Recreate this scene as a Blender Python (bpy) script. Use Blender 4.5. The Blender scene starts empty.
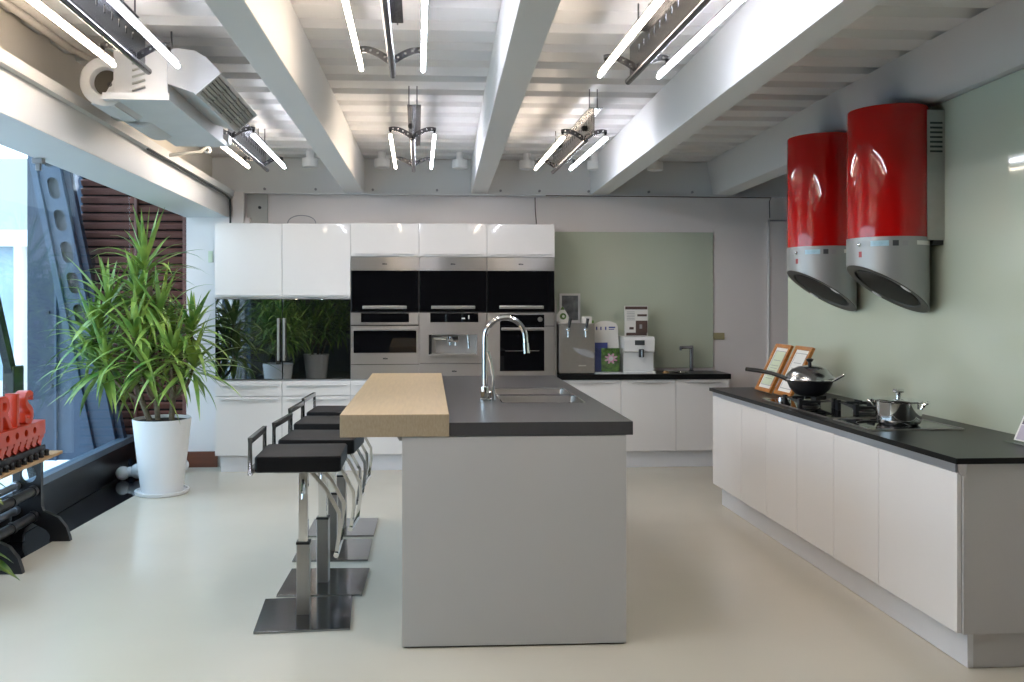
import bpy, bmesh, math, random
from mathutils import Vector, Matrix
random.seed(7)
SC = bpy.context.scene
COL = SC.collection
PI = math.pi

# ------------------------------------------------------------------ materials
def mat(name, col, rough=0.5, metal=0.0, var=0.0, scale=8.0, bump=0.0, coat=0.0, stretch=None, spec=0.5, col2=None, emit=None, estr=0.0, rvar=0.0):
    m = bpy.data.materials.new(name); m.use_nodes = True
    nt = m.node_tree; N = nt.nodes; L = nt.links
    p = N['Principled BSDF']
    p.inputs['Base Color'].default_value = (*col, 1)
    p.inputs['Roughness'].default_value = rough
    p.inputs['Metallic'].default_value = metal
    p.inputs['Coat Weight'].default_value = coat
    p.inputs['Coat Roughness'].default_value = 0.04
    p.inputs['Specular IOR Level'].default_value = spec
    if emit:
        p.inputs['Emission Color'].default_value = (*emit, 1)
        p.inputs['Emission Strength'].default_value = estr
    if var or bump or col2 or rvar:
        tc = N.new('ShaderNodeTexCoord'); mp = N.new('ShaderNodeMapping')
        if stretch: mp.inputs['Scale'].default_value = stretch
        L.new(tc.outputs['Object'], mp.inputs['Vector'])
        nz = N.new('ShaderNodeTexNoise'); nz.inputs['Scale'].default_value = scale; nz.inputs['Detail'].default_value = 5
        L.new(mp.outputs['Vector'], nz.inputs['Vector'])
        rp = N.new('ShaderNodeValToRGB'); L.new(nz.outputs['Fac'], rp.inputs['Fac'])
        c2 = col2 if col2 else tuple(max(0, c*(1-var)) for c in col)
        rp.color_ramp.elements[0].position = 0.3; rp.color_ramp.elements[1].position = 0.7
        rp.color_ramp.elements[0].color = (*c2, 1); rp.color_ramp.elements[1].color = (*col, 1)
        L.new(rp.outputs['Color'], p.inputs['Base Color'])
        if rvar:
            mr = N.new('ShaderNodeMapRange'); mr.inputs['To Min'].default_value = rough-rvar; mr.inputs['To Max'].default_value = rough+rvar
            L.new(nz.outputs['Fac'], mr.inputs['Value']); L.new(mr.outputs['Result'], p.inputs['Roughness'])
        if bump:
            b = N.new('ShaderNodeBump'); b.inputs['Strength'].default_value = bump; b.inputs['Distance'].default_value = 0.01
            L.new(nz.outputs['Fac'], b.inputs['Height']); L.new(b.outputs['Normal'], p.inputs['Normal'])
    return m

M = {}
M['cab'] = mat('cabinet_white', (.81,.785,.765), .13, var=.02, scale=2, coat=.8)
M['cab_body'] = mat('cabinet_carcass', (.62,.61,.60), .4, var=.03)
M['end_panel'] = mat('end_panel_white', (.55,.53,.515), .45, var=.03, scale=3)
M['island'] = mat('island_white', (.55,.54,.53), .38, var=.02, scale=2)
M['toe'] = mat('plinth_white', (.74,.74,.76), .3, var=.03)
M['floor'] = mat('floor_cream', (.635,.588,.485), .20, var=.07, scale=1.1, rvar=.05, bump=.01)
M['granite'] = mat('granite_black', (.012,.014,.018), .06, var=.6, scale=60)
M['paint'] = mat('paint_white', (.75,.705,.685), .55, var=.03, scale=3)
M['paint_ceiling'] = mat('paint_ceiling', (.76,.755,.75), .42, var=.01, scale=2)
M['beam'] = mat('beam_paint', (.70,.70,.69), .45, var=.01, scale=3)
M['plaster'] = mat('plaster_cream', (.70,.65,.57), .7, var=.05, scale=3, bump=.05)
M['steel'] = mat('brushed_steel', (.43,.42,.405), .27, 1, var=.03, scale=6, stretch=(1,1,90), rvar=.02)
M['steel_v'] = mat('brushed_steel_upright', (.43,.42,.405), .30, 1, var=.03, scale=6, stretch=(60,60,1), rvar=.02)
M['satin'] = mat('satin_steel', (.50,.48,.46), .33, 1, var=.08, scale=20)
M['chrome'] = mat('chrome', (.78,.79,.80), .06, 1, var=.02, scale=3)
M['dark_chrome'] = mat('dark_chrome', (.42,.42,.43), .2, 1, var=.1, scale=6)
M['polished'] = mat('polished_steel', (.34,.345,.36), .16, 1, var=.06, scale=5)
M['alu'] = mat('aluminium', (.52,.56,.62), .32, .9, var=.06, scale=10, stretch=(30,1,30))
M['alu_pale'] = mat('aluminium_pale', (.72,.71,.70), .3, .7, var=.04, scale=10)
M['bglass'] = mat('black_glass', (.004,.004,.005), .025, var=.2, scale=3, spec=.5)
def brushed(m):
    nt=m.node_tree; p=nt.nodes['Principled BSDF']; c=nt.nodes.new('ShaderNodeCombineXYZ'); c.inputs['Z'].default_value=1
    p.inputs['Anisotropic'].default_value=.85; nt.links.new(c.outputs[0],p.inputs['Tangent'])
    p.inputs['Roughness'].default_value=.34
    for l in list(p.inputs['Roughness'].links): nt.links.remove(l)
for k in ('steel','steel_v'): brushed(M[k])
M['fglass'] = mat('black_mirror_glass', (.004,.006,.006), .015, var=.2, scale=3, spec=.9)
M['black'] = mat('black_plastic', (.012,.012,.013), .35, var=.2, scale=12)
M['iron'] = mat('cast_iron_black', (.014,.015,.018), .38, var=.3, scale=40, bump=.1)
M['leather'] = mat('black_leather', (.007,.0065,.007), .45, var=.25, scale=70, bump=.06, spec=.22)
M['stone'] = mat('grey_worktop', (.066,.065,.068), .30, var=.1, scale=40)
M['counter'] = mat('black_worktop', (.010,.0105,.0105), .28, var=.1, scale=60, spec=.12)
M['wood'] = mat('maple_block', (.60,.46,.285), .33, col2=(.50,.37,.215), scale=5, stretch=(14,1,8), rvar=.04)
M['shaded_end_grain'] = mat('maple_end_grain_shaded', (.42,.34,.235), .45, col2=(.35,.275,.18), scale=26, stretch=(6,1,2))  # end grain tone, with the front face's shade painted into the colour
M['plank'] = mat('oak_plank', (.50,.33,.16), .45, col2=(.34,.20,.09), scale=5, stretch=(14,1,14))
M['frame_wood'] = mat('honey_frame', (.55,.22,.045), .3, col2=(.38,.13,.025), scale=6, stretch=(3,3,14), coat=.3)
M['paper'] = mat('paper_white', (.78,.77,.73), .6, var=.03)
M['paper_green'] = mat('paper_green', (.62,.68,.50), .55, var=.06, scale=9)
M['ink'] = mat('ink_dark', (.04,.045,.05), .5, var=.2)
M['ink_grey'] = mat('ink_grey', (.30,.30,.31), .5, var=.1)
M['ink_brown'] = mat('ink_brown', (.09,.055,.045), .5, var=.2)
M['ink_blue'] = mat('ink_blue', (.06,.08,.30), .5, var=.15)
M['ink_purple'] = mat('ink_purple', (.13,.11,.17), .5, var=.4, scale=30)
M['pale_purple'] = mat('pale_purple', (.50,.45,.54), .5, var=.1, scale=30)
M['pink'] = mat('print_pink', (.75,.22,.42), .5, col2=(.85,.6,.7), scale=30)
M['leafprint'] = mat('print_leaves', (.16,.32,.06), .5, col2=(.015,.03,.015), scale=22)
M['photo'] = mat('print_photo', (.16,.17,.17), .4, col2=(.035,.037,.04), scale=14)
M['red'] = mat('hood_red', (.42,.004,.004), .035, var=.05, scale=2, coat=.15)
M['hood'] = mat('hood_silver', (.32,.33,.325), .38, .4, var=.04, scale=6)
M['hood_rim'] = mat('hood_rim', (.12,.115,.105), .45, .3, var=.1)
M['hood_filter'] = mat('hood_filter', (.014,.013,.012), .5, 0, var=.5, scale=120)
M['display'] = mat('display_pale', (.40,.62,.72), .15, var=.2, scale=40)
M['switch_red'] = mat('switch_red', (.30,.02,.02), .3, var=.1)
M['gglass'] = mat('green_back_painted_glass', (.50,.55,.44), .07, var=.02, scale=1.5, coat=.2)
M['wall_dark'] = mat('wall_dark', (.13,.13,.13), .7, var=.1)
M['plate_grey'] = mat('plate_grey', (.46,.46,.43), .5, var=.08)
M['olive'] = mat('olive_plate', (.33,.30,.17), .4, var=.05)
M['louver'] = mat('louver_brown', (.16,.062,.046), .45, var=.25, scale=4, stretch=(1,20,20))
M['louver_dark'] = mat('louver_backing', (.012,.008,.008), .8, var=.2)
M['base_wood'] = mat('baseboard_brown', (.16,.05,.025), .4, var=.25, scale=4, stretch=(1,9,9))
M['blue'] = mat('sky_tinted_steel', (.036,.070,.120), .42, var=.2, scale=7, rvar=.06)  # grey steel with the blue of the sky light put into its colour
M['blue_dark'] = mat('blue_shutter', (.016,.032,.062), .5, var=.2, scale=6)
M['winframe'] = mat('window_frame_grey', (.16,.21,.27), .35, .3, var=.1)
M['duct'] = mat('galvanised_white', (.62,.63,.64), .45, .15, var=.08, scale=5, bump=.03)
M['duct_dark'] = mat('fan_inside', (.05,.043,.03), .6, var=.3)
M['foil'] = mat('pipe_wrap', (.66,.61,.55), .6, var=.12, scale=30, stretch=(1,6,1), bump=.15)
M['grille'] = mat('grille_grey', (.36,.36,.33), .5, var=.1)
M['channel'] = mat('slotted_steel', (.17,.17,.18), .24, 1, var=.06, scale=4)
M['tube_warm'] = mat('tube_warm', (.9,.9,.9), .4, var=.01, emit=(1,.83,.66), estr=40)
M['tube_cool'] = mat('tube_cool', (.9,.9,.9), .4, var=.01, emit=(.87,.89,1), estr=40)
M['can'] = mat('downlight_white', (.86,.86,.85), .35, var=.03)
M['pot'] = mat('pot_white', (.80,.80,.80), .3, var=.02, scale=3)
M['soil'] = mat('potting_soil', (.035,.024,.016), .9, var=.5, scale=40, bump=.5)
M['trunk'] = mat('plant_trunk', (.20,.155,.095), .8, var=.5, scale=18, stretch=(1,1,3), bump=.4)
M['leaf'] = mat('leaf_green', (.36,.48,.10), .36, col2=(.05,.17,.03), scale=5)
M['leaf2'] = mat('leaf_dark_variegated', (.30,.36,.05), .3, col2=(.02,.09,.02), scale=9)
M['orange'] = mat('orange_lacquer', (.47,.030,.003), .34, var=.1, scale=6, coat=.3)
M['cable'] = mat('cable_dark', (.03,.035,.04), .5, var=.2)
M['ext_ground'] = mat('paving_pale', (.62,.63,.62), .7, var=.1, scale=2)
M['ext_wall'] = mat('facade_cream', (.40,.42,.36), .7, var=.04, scale=2)
M['ext_glass'] = mat('facade_glass', (.35,.48,.58), .1, var=.3, scale=3)
M['hedge'] = mat('hedge_green', (.10,.22,.05), .8, var=.6, scale=20, bump=.5)
M['white'] = mat('plastic_white', (.78,.78,.77), .3, var=.02)
M['grey_plastic'] = mat('plastic_grey', (.30,.30,.30), .4, var=.05)
M['ceramic'] = mat('ceramic_white', (.80,.82,.85), .15, var=.12, scale=14, coat=.3)

def glass(name, tint, refl=.10):
    m = bpy.data.materials.new(name); m.use_nodes = True
    nt = m.node_tree; N = nt.nodes; L = nt.links
    for n in list(N): N.remove(n)
    out = N.new('ShaderNodeOutputMaterial'); tr = N.new('ShaderNodeBsdfTransparent'); gl = N.new('ShaderNodeBsdfGlossy')
    tr.inputs['Color'].default_value = (*tint, 1); gl.inputs['Roughness'].default_value = .02
    lw = N.new('ShaderNodeLayerWeight'); pw = N.new('ShaderNodeMath'); pw.operation = 'POWER'; pw.inputs[1].default_value = 5
    fr = N.new('ShaderNodeMath'); fr.operation = 'MULTIPLY_ADD'; fr.inputs[1].default_value = .55; fr.inputs[2].default_value = .035
    L.new(lw.outputs['Facing'], pw.inputs[0]); L.new(pw.outputs[0], fr.inputs[0])
    nz = N.new('ShaderNodeTexNoise'); nz.inputs['Scale'].default_value = 2
    bp = N.new('ShaderNodeBump'); bp.inputs['Strength'].default_value = .01
    L.new(nz.outputs['Fac'], bp.inputs['Height']); L.new(bp.outputs['Normal'], gl.inputs['Normal'])
    mx = N.new('ShaderNodeMixShader')
    L.new(fr.outputs[0], mx.inputs['Fac']); L.new(tr.outputs['BSDF'], mx.inputs[1]); L.new(gl.outputs['BSDF'], mx.inputs[2])
    L.new(mx.outputs['Shader'], out.inputs['Surface'])
    return m
M['winglass'] = glass('window_glass', (.86,.93,.96))
M['acrylic'] = glass('clear_acrylic', (.93,.95,.95))

M['fglass'].node_tree.nodes['Principled BSDF'].inputs['IOR'].default_value = 2.1
# ------------------------------------------------------------------ geometry helpers
class MB:
    """collects shapes in world coordinates; build() links them as ONE mesh object relative to its parent"""
    def __init__(s): s.bm = bmesh.new(); s.curvy = False
    def _face(s, vs):
        try: return s.bm.faces.new(vs)
        except ValueError: return None
    def hexa(s, c, bev=0):
        v = [s.bm.verts.new(p) for p in c]   # 0-3 bottom loop, 4-7 top loop
        fs = [s._face([v[i] for i in q]) for q in ((3,2,1,0),(4,5,6,7),(0,1,5,4),(1,2,6,5),(2,3,7,6),(3,0,4,7))]
        if bev:
            es = list({e for f in fs for e in f.edges})
            bmesh.ops.bevel(s.bm, geom=es, offset=bev, segments=2, profile=.6, affect='EDGES')
        return s
    def box(s, x0,x1,y0,y1,z0,z1, bev=0):
        return s.hexa([(x0,y0,z0),(x1,y0,z0),(x1,y1,z0),(x0,y1,z0),(x0,y0,z1),(x1,y0,z1),(x1,y1,z1),(x0,y1,z1)], bev)
    def loft(s, rings, cap=True, closed=False, curvy=True):
        s.curvy |= curvy
        R = [[s.bm.verts.new(p) for p in r] for r in rings]
        n = len(R[0])
        for a in range(len(R)-1 + (1 if closed else 0)):
            A, B = R[a], R[(a+1) % len(R)]
            for i in range(n):
                j = (i+1) % n
                s._face([A[i], A[j], B[j], B[i]])
        if cap and not closed:
            s._face(list(reversed(R[0]))); s._face(R[-1])
        return s
    def cyl(s, p0, p1, r0, r1=None, seg=20, cap=True):
        r1 = r0 if r1 is None else r1
        p0, p1 = Vector(p0), Vector(p1); d = (p1-p0).normalized()
        a = Vector((0,0,1)) if abs(d.z) < .9 else Vector((1,0,0))
        u = d.cross(a).normalized(); w = d.cross(u)
        ring = lambda p, r: [p + u*math.cos(2*PI*i/seg)*r + w*math.sin(2*PI*i/seg)*r for i in range(seg)]
        return s.loft([ring(p0, r0), ring(p1, r1)], cap)
    def lathe(s, prof, c, seg=28, cap=True):
        c = Vector(c)
        return s.loft([[c + Vector((math.cos(2*PI*i/seg)*r, math.sin(2*PI*i/seg)*r, z)) for i in range(seg)] for r, z in prof], cap)
    def sweep(s, pts, prof, closed=False, up=(0,0,1)):
        """sweep a 2D profile (list of (a,b)) along a path"""
        P = [Vector(p) for p in pts]; n = len(P); rings = []
        up = Vector(up); u = None
        for i in range(n):
            if closed: d = (P[(i+1)%n]-P[i-1]).normalized()
            else: d = (P[min(i+1,n-1)]-P[max(i-1,0)]).normalized()
            if u is None:
                u = d.cross(up)
                if u.length < 1e-4: u = d.cross(Vector((1,0,0)))
                u.normalize()
            else:
                u = (u - d*u.dot(d)).normalized()
            w = u.cross(d)
            k = 1.0
            if 0 < i < n-1 or closed:
                e0 = (P[i]-P[i-1]).normalized(); e1 = (P[(i+1)%n]-P[i]).normalized()
                k = 1/max(.5, math.cos(e0.angle(e1, 0)/2))
            # stretch only across the bend
            ax = None
            if k > 1.001:
                bn = e0.cross(e1)
                ax = d.cross(bn).normalized() if bn.length > 1e-6 else None
            ring = []
            for a, b in prof:
                o = u*a + w*b
                if ax is not None: o = o + ax*(o.dot(ax))*(k-1)
                ring.append(P[i]+o)
            rings.append(ring)
        return s.loft(rings, True, closed)
    def tube(s, pts, r, seg=10, closed=False):
        return s.sweep(pts, [(math.cos(2*PI*i/seg)*r, math.sin(2*PI*i/seg)*r) for i in range(seg)], closed)
    def bar(s, pts, w, h, closed=False, up=(0,0,1)):
        return s.sweep(pts, [(-w/2,-h/2),(w/2,-h/2),(w/2,h/2),(-w/2,h/2)], closed, up)
    def prism(s, poly, axis, a0, a1):
        f = {'x': lambda p,a: (a,p[0],p[1]), 'y': lambda p,a: (p[0],a,p[1]), 'z': lambda p,a: (p[0],p[1],a)}[axis]
        return s.loft([[f(p,a0) for p in poly], [f(p,a1) for p in poly]], curvy=False)
    def ball(s, c, r, sx=1, sy=1, sz=1, seg=16, rot=None):
        s.curvy = True
        m = Matrix.Translation(c) @ (rot or Matrix()) @ Matrix.Diagonal((sx,sy,sz,1))
        bmesh.ops.create_uvsphere(s.bm, u_segments=seg, v_segments=max(8,seg//2), radius=r, matrix=m)
        return s
    def plate(s, us, vs, holes, plane, a0, a1):
        """solid plate on a grid of us x vs with cells left out; plane 'xy','xz','yz'; thickness a0..a1"""
        f = {'xy': lambda u,v,a: (u,v,a), 'xz': lambda u,v,a: (u,a,v), 'yz': lambda u,v,a: (a,u,v)}[plane]
        c = {}
        def V(i,j,k):
            if (i,j,k) not in c: c[(i,j,k)] = s.bm.verts.new(f(us[i], vs[j], (a0,a1)[k]))
            return c[(i,j,k)]
        full = lambda i,j: 0 <= i < len(us)-1 and 0 <= j < len(vs)-1 and (i,j) not in holes
        for i in range(len(us)-1):
            for j in range(len(vs)-1):
                if not full(i,j): continue
                for k in (0,1): s._face([V(i,j,k),V(i+1,j,k),V(i+1,j+1,k),V(i,j+1,k)])
                if not full(i-1,j): s._face([V(i,j,0),V(i,j+1,0),V(i,j+1,1),V(i,j,1)])
                if not full(i+1,j): s._face([V(i+1,j,0),V(i+1,j+1,0),V(i+1,j+1,1),V(i+1,j,1)])
                if not full(i,j-1): s._face([V(i,j,0),V(i+1,j,0),V(i+1,j,1),V(i,j,1)])
                if not full(i,j+1): s._face([V(i,j+1,0),V(i+1,j+1,0),V(i+1,j+1,1),V(i,j+1,1)])
        return s
    def xform(s, m):
        bmesh.ops.transform(s.bm, matrix=m, verts=s.bm.verts); return s
    def build(s, name, m, parent=None, smooth=None, normals=True):
        if smooth is None: smooth = 38 if s.curvy else 12
        if normals: bmesh.ops.recalc_face_normals(s.bm, faces=s.bm.faces)
        o = base_of(parent)
        if o.length: bmesh.ops.translate(s.bm, verts=s.bm.verts, vec=-o)
        me = bpy.data.meshes.new(name); s.bm.to_mesh(me); s.bm.free()
        ob = link_mesh(name, me, m, parent, smooth)
        if s.curvy: ob.modifiers.new('weighted', 'WEIGHTED_NORMAL').keep_sharp = True
        return ob

def base_of(p):
    v = Vector((0,0,0))
    while p is not None: v = v + Vector(p.location); p = p.parent
    return v
def link_mesh(name, me, m, parent=None, smooth=38):
    me.materials.append(M[m] if isinstance(m, str) else m)
    for p in me.polygons: p.use_smooth = True
    me.set_sharp_from_angle(angle=math.radians(smooth))
    ob = bpy.data.objects.new(name, me); COL.objects.link(ob)
    if parent: ob.parent = parent
    return ob
def tag(o, label, cat, group=None, kind=None):
    o['label'] = label; o['category'] = cat
    if group: o['group'] = group
    if kind: o['kind'] = kind
    return o
def thing(name, label, cat, loc=(0,0,0), group=None):
    o = bpy.data.objects.new(name, None); o.empty_display_size = .1; COL.objects.link(o); o.location = loc
    return tag(o, label, cat, group)
def struct(o): o['kind'] = 'structure'; return o
def dup(root, loc, label, rz=0):
    def cp(o, par):
        c = o.copy(); COL.objects.link(c); c.parent = par
        for ch in list(o.children): cp(ch, c)
        return c
    r = cp(root, None); r.location = loc; r['label'] = label; r.rotation_euler.z = rz
    return r
def curve_mesh(name, loops=None, depth=.01, text=None, size=.1, bevel=0, align='LEFT'):
    """a flat outline with holes (or built-in lettering), extruded by depth on both sides"""
    if text is not None:
        cu = bpy.data.curves.new(name, 'FONT'); cu.body = text; cu.size = size; cu.align_x = align
    else:
        cu = bpy.data.curves.new(name, 'CURVE'); cu.dimensions = '2D'; cu.fill_mode = 'BOTH'
        for lp in loops:
            sp = cu.splines.new('POLY'); sp.points.add(len(lp)-1); sp.use_cyclic_u = True
            for i, p in enumerate(lp): sp.points[i].co = (p[0], p[1], 0, 1)
    cu.extrude = depth; cu.bevel_depth = bevel
    t = bpy.data.objects.new('tmp', cu); COL.objects.link(t)
    dg = bpy.context.evaluated_depsgraph_get(); dg.update()
    me = bpy.data.meshes.new_from_object(t.evaluated_get(dg))
    bpy.data.objects.remove(t); me.name = name
    me.materials.clear()
    return me
def place2d(name, me, m, parent, origin, xd, yd):
    """put a flat outline mesh into the scene: xd and yd are the directions of its two axes"""
    xd, yd = Vector(xd).normalized(), Vector(yd).normalized(); zd = xd.cross(yd)
    mx = Matrix((( xd.x,yd.x,zd.x,0),(xd.y,yd.y,zd.y,0),(xd.z,yd.z,zd.z,0),(0,0,0,1)))
    me.transform(Matrix.Translation(Vector(origin)-base_of(parent)) @ mx)
    return link_mesh(name, me, m, parent, 30)
def rrect(x0,x1,y0,y1,r,n=5):
    out = []
    for cx,cy,a in ((x1-r,y0+r,-PI/2),(x1-r,y1-r,0),(x0+r,y1-r,PI/2),(x0+r,y0+r,PI)):
        for i in range(n+1):
            t = a + PI/2*i/n; out.append((cx+r*math.cos(t), cy+r*math.sin(t)))
    return out
def circ(cx,cy,r,n=20): return [(cx+r*math.cos(2*PI*i/n), cy+r*math.sin(2*PI*i/n)) for i in range(n)]
def B(*a, bev=0): return MB().box(*a, bev=bev)

WALL = 8.25
# ------------------------------------------------------------------ the room
f = MB(); f.prism([(-2.95,-3.5),(5.2,-3.5),(5.2,8.4),(-2.12,8.4),(-2.214,7.07),(-2.342,5.298)], 'z', -.12, 0)
struct(f.build('floor', 'floor'))
g = MB(); g.prism([(-2.95,-3.5),(-2.342,5.298),(-2.214,7.07),(-2.12,8.4),(-2.78,8.4),(-3.4,-3.5)], 'z', -.12, -.004)
struct(g.build('floor_granite', 'granite'))
w = B(-1.95,5.2,WALL,WALL+.2,0,3.05); struct(w.build('wall_back', 'paint'))
w = B(-2.13,-1.55,8.15,WALL-.001,0,2.3); struct(w.build('wall_left_return', 'paint'))
struct(B(-2.13,-1.84,8.13,8.149,0,.145,bev=.003).build('baseboard_left', 'base_wood'))
struct(B(2.90,3.12,-3.5,6.66,0,2.565).build('wall_right', 'paint'))
struct(B(5.2,5.4,-3.5,8.45,0,3.05).build('wall_far_right', 'paint'))
struct(B(-3.6,5.4,-3.7,-3.5,0,3.05).build('wall_behind', 'wall_dark'))
struct(MB().hexa([(-2.1,-3.5,2.545),(-1.9,-3.5,2.545),(-1.9,8.25,2.545),(-2.1,8.25,2.545),(-2.1,-3.5,3.0),(-1.9,-3.5,3.0),(-1.9,8.25,3.0),(-2.1,8.25,3.0)]).build('wall_left', 'plaster'))
# corrugated ceiling deck, ribs running across the room
poly = []; y = 4.18 - .335*24; prof = []
while y < 8.4:
    prof += [(y,2.905),(y+.095,2.905),(y+.120,2.862),(y+.310,2.862)]
    y += .335
poly = prof + [(prof[-1][0],3.06),(prof[0][0],3.06)]
struct(MB().prism(poly, 'x', -1.9, 5.2).build('ceiling', 'paint_ceiling', smooth=20))
# beams
def beam(n, l0,l1, r0,r1, z0=2.535, z1=2.86, y0=-3.45, y1=8.19, m='beam'):
    def ex(a,b,y): return a[0]+(b[0]-a[0])*(y-a[1])/(b[1]-a[1])
    c = []
    for z in (z0,z1):
        c += [(ex(l0,l1,y0),y0,z),(ex(r0,r1,y0),y0,z),(ex(r0,r1,y1),y1,z),(ex(l0,l1,y1),y1,z)]
    o = MB().hexa(c, bev=.004)
    # lower flange lip
    return struct(o.build(n, m))
beam('ceiling_beam', (-.72,2.973),(-.678,7.941),(-.582,2.965),(-.498,8.132))
beam('ceiling_beam', (.343,2.909),(.499,8.086),(.482,2.9),(.65,8.077))
beam('ceiling_beam', (1.43,2.842),(1.63,8.017),(1.568,2.873),(1.801,8.158))
b4 = MB().hexa([(2.87,-3.45,2.815),(3.05,-3.45,2.815),(2.99,8.19,2.535),(2.825,8.19,2.54),(2.33,-3.45,2.862),(3.05,-3.45,2.862),(2.99,8.19,2.862),(2.765,8.19,2.862)],bev=.004)
struct(b4.build('ceiling_beam','beam'))
bl = beam('ceiling_beam_left', (-2.07,4.486),(-2.138,8.082),(-1.712,3.683),(-1.735,6.739), 2.3, 2.545, y1=8.24)
MB().hexa([(-1.74,-3.45,2.49),(-1.66,-3.45,2.49),(-1.69,8.2,2.49),(-1.76,8.2,2.49),(-1.74,-3.45,2.545),(-1.66,-3.45,2.545),(-1.69,8.2,2.545),(-1.76,8.2,2.545)]).build('beam_lip', 'beam', bl)
cb = struct(B(-1.9,5.2,8.19,8.249,2.535,2.86).build('ceiling_beam_rear', 'beam'))
B(-1.62,5.2,8.13,8.189,2.522,2.538).build('beam_flange', 'beam', cb)
bm_ = MB()
for x in (-1.42,-.95,-.42,.18,.78,1.15,1.62,2.2,2.62): bm_.cyl((x,8.17,2.57),(x,8.19,2.57),.012,seg=8)
bm_.build('bolt', 'ink_grey', cb)
# post in the left corner with a steel end plate
struct(B(-1.70,-1.60,8.12,8.149,2.22,2.535).build('trim_1', 'paint'))
ep = B(-1.59,-1.40,8.22,8.249,2.2,2.53).build('trim_2', 'plate_grey'); struct(ep)
MB().cyl((-1.47,8.2,2.40),(-1.47,8.22,2.40),.014,seg=10).build('bolt', 'cable', ep)
# door in the back wall, far right
d = B(3.40,4.30,8.225,8.249,0,2.30,bev=.004).build('door_1', 'paint'); struct(d)
B(3.385,3.40,8.22,8.249,0,2.315).build('door_frame', 'cab_body', d)
B(3.385,4.32,8.22,8.249,2.30,2.315).build('door_frame', 'ink_grey', d)
cable = MB().tube([(1.2,8.12,2.52),(3.37,8.12,2.515),(3.385,8.2,2.49),(3.392,8.21,2.33)], .0045, 6)
tag(cable.build('wall_cable', 'ink_brown'), 'thin dark cable running along the top of the white back wall to the door', 'cable')
tag(MB().tube([(1.11,8.2,2.51),(1.115,8.22,2.4),(1.13,8.235,2.24)], .0045, 6).build('wall_cable', 'ink_brown'), 'short dark cable dropping down the white wall behind the rightmost flap cabinet', 'cable')

# ------------------------------------------------------------------ window wall on the left and what stands outside
struct(B(-2.9,-2.7,-3.5,1.9,0,2.8).build('wall_left_light_block', 'paint'))  # unseen solid wall, added to block window light from the near left
struct(B(-2.76,-2.585,-3.4,8.2,-.003,.25,bev=.006).build('trim_3', 'black'))
wn = MB()
for y in (1.9,3.6): wn.box(-2.66,-2.60,y,y+.06,.30,2.75)
wn.box(-2.68,-2.59,-3.4,8.19,.25,.30); wn.box(-2.68,-2.59,-3.4,8.19,2.72,2.80); wn.box(-2.66,-2.62,8.17,8.19,.25,.3)
wo = struct(wn.build('window_1', 'winframe'))
B(-2.64,-2.63,-3.35,8.14,.30,2.74).build('window_pane', 'winglass', wo)
# roof edge above the glazing
struct(B(-2.9,-2.1,-3.5,8.25,2.80,3.05).build('ceiling_edge', 'paint'))
# brown louvre wall
lv = thing('louver_wall', 'dark brown horizontal louvre panel behind the potted plant', 'louver', (-2.5,8.2,0))
MB().box(-3.09,-2.135,8.24,8.26,1.55,2.8).box(-2.86,-2.135,8.24,8.26,0,1.55).build('backing', 'louver_dark', lv)
sl = MB(); z = .06
while z < 2.76:
    xl = -3.085 if z > 1.9 else (-2.96 if z > 1.3 else -2.82)
    sl.hexa([(xl,8.205,z),(-2.15,8.205,z),(-2.15,8.235,z+.02),(xl,8.235,z+.02),(xl,8.175,z+.045),(-2.15,8.175,z+.045),(-2.15,8.20,z+.062),(xl,8.20,z+.062)])
    z += .079
sl.build('slats', 'louver', lv)
st = MB(); st.box(-2.16,-2.125,8.15,8.22,0,2.5); st.box(-2.60,-2.575,8.155,8.20,.05,2.78); st.build('frame', 'louver', lv)
# outdoor steel
pn = thing('steel_shutter', 'flat dark blue steel upright plate outside the window behind the leaning column', 'steel panel', (-3.3,8.6,0))
B(-3.73,-2.95,8.6,8.63,0,2.9).build('sheet', 'blue', pn)
B(-3.73,-3.47,8.57,8.6,0,2.9).build('cover_strip', 'blue_dark', pn)
MB().box(-3.475,-3.455,8.555,8.6,0,2.9).build('seam', 'blue', pn)
MB().cyl((-3.53,8.55,1.42),(-3.53,8.57,1.42),.014,seg=10).build('bolt', 'cable', pn)
MB().cyl((-3.50,8.55,.72),(-3.50,8.57,.72),.014,seg=10).build('bolt', 'cable', pn)
cl = thing('leaning_steel_column', 'steel column tinted blue for sky light, with oval holes, leaning outside the window', 'column', (-2.9,7.95,0))
H0, H1 = -.2, 3.3
xo = lambda z: -3.071-.20*(z-1.69)
holes = []
for zc in (3.10,2.82,2.535,2.25,1.965,1.69,1.405,1.12):
    c = rrect(-.048,.048,-.095,.095,.045)
    holes.append([(xo(zc+v)+u, zc+v) for u,v in c])
ol = [(xo(H0)-.10,H0),(xo(H0)+.10,H0),(xo(H1)+.10,H1),(xo(H1)-.10,H1)]
place2d('web', curve_mesh('web',[ol]+holes,.008), 'blue', cl, (0,7.98,0), (1,0,0), (0,0,1))
def slab(u0,u1,y0,y1):
    return MB().hexa([(xo(H0)+u0,y0,H0),(xo(H0)+u1,y0,H0),(xo(H0)+u1,y1,H0),(xo(H0)+u0,y1,H0),(xo(H1)+u0,y0,H1),(xo(H1)+u1,y0,H1),(xo(H1)+u1,y1,H1),(xo(H1)+u0,y1,H1)],bev=.004)
slab(-.155,-.10,7.93,8.04).build('flange','blue',cl)
slab(.10,.113,7.90,8.06).build('flange','blue',cl)
slab(.113,.17,7.96,8.04).build('rear_flange','blue_dark',cl)
slab(-.10,.10,8.03,8.04).build('rear_plate','ink',cl)
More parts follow.
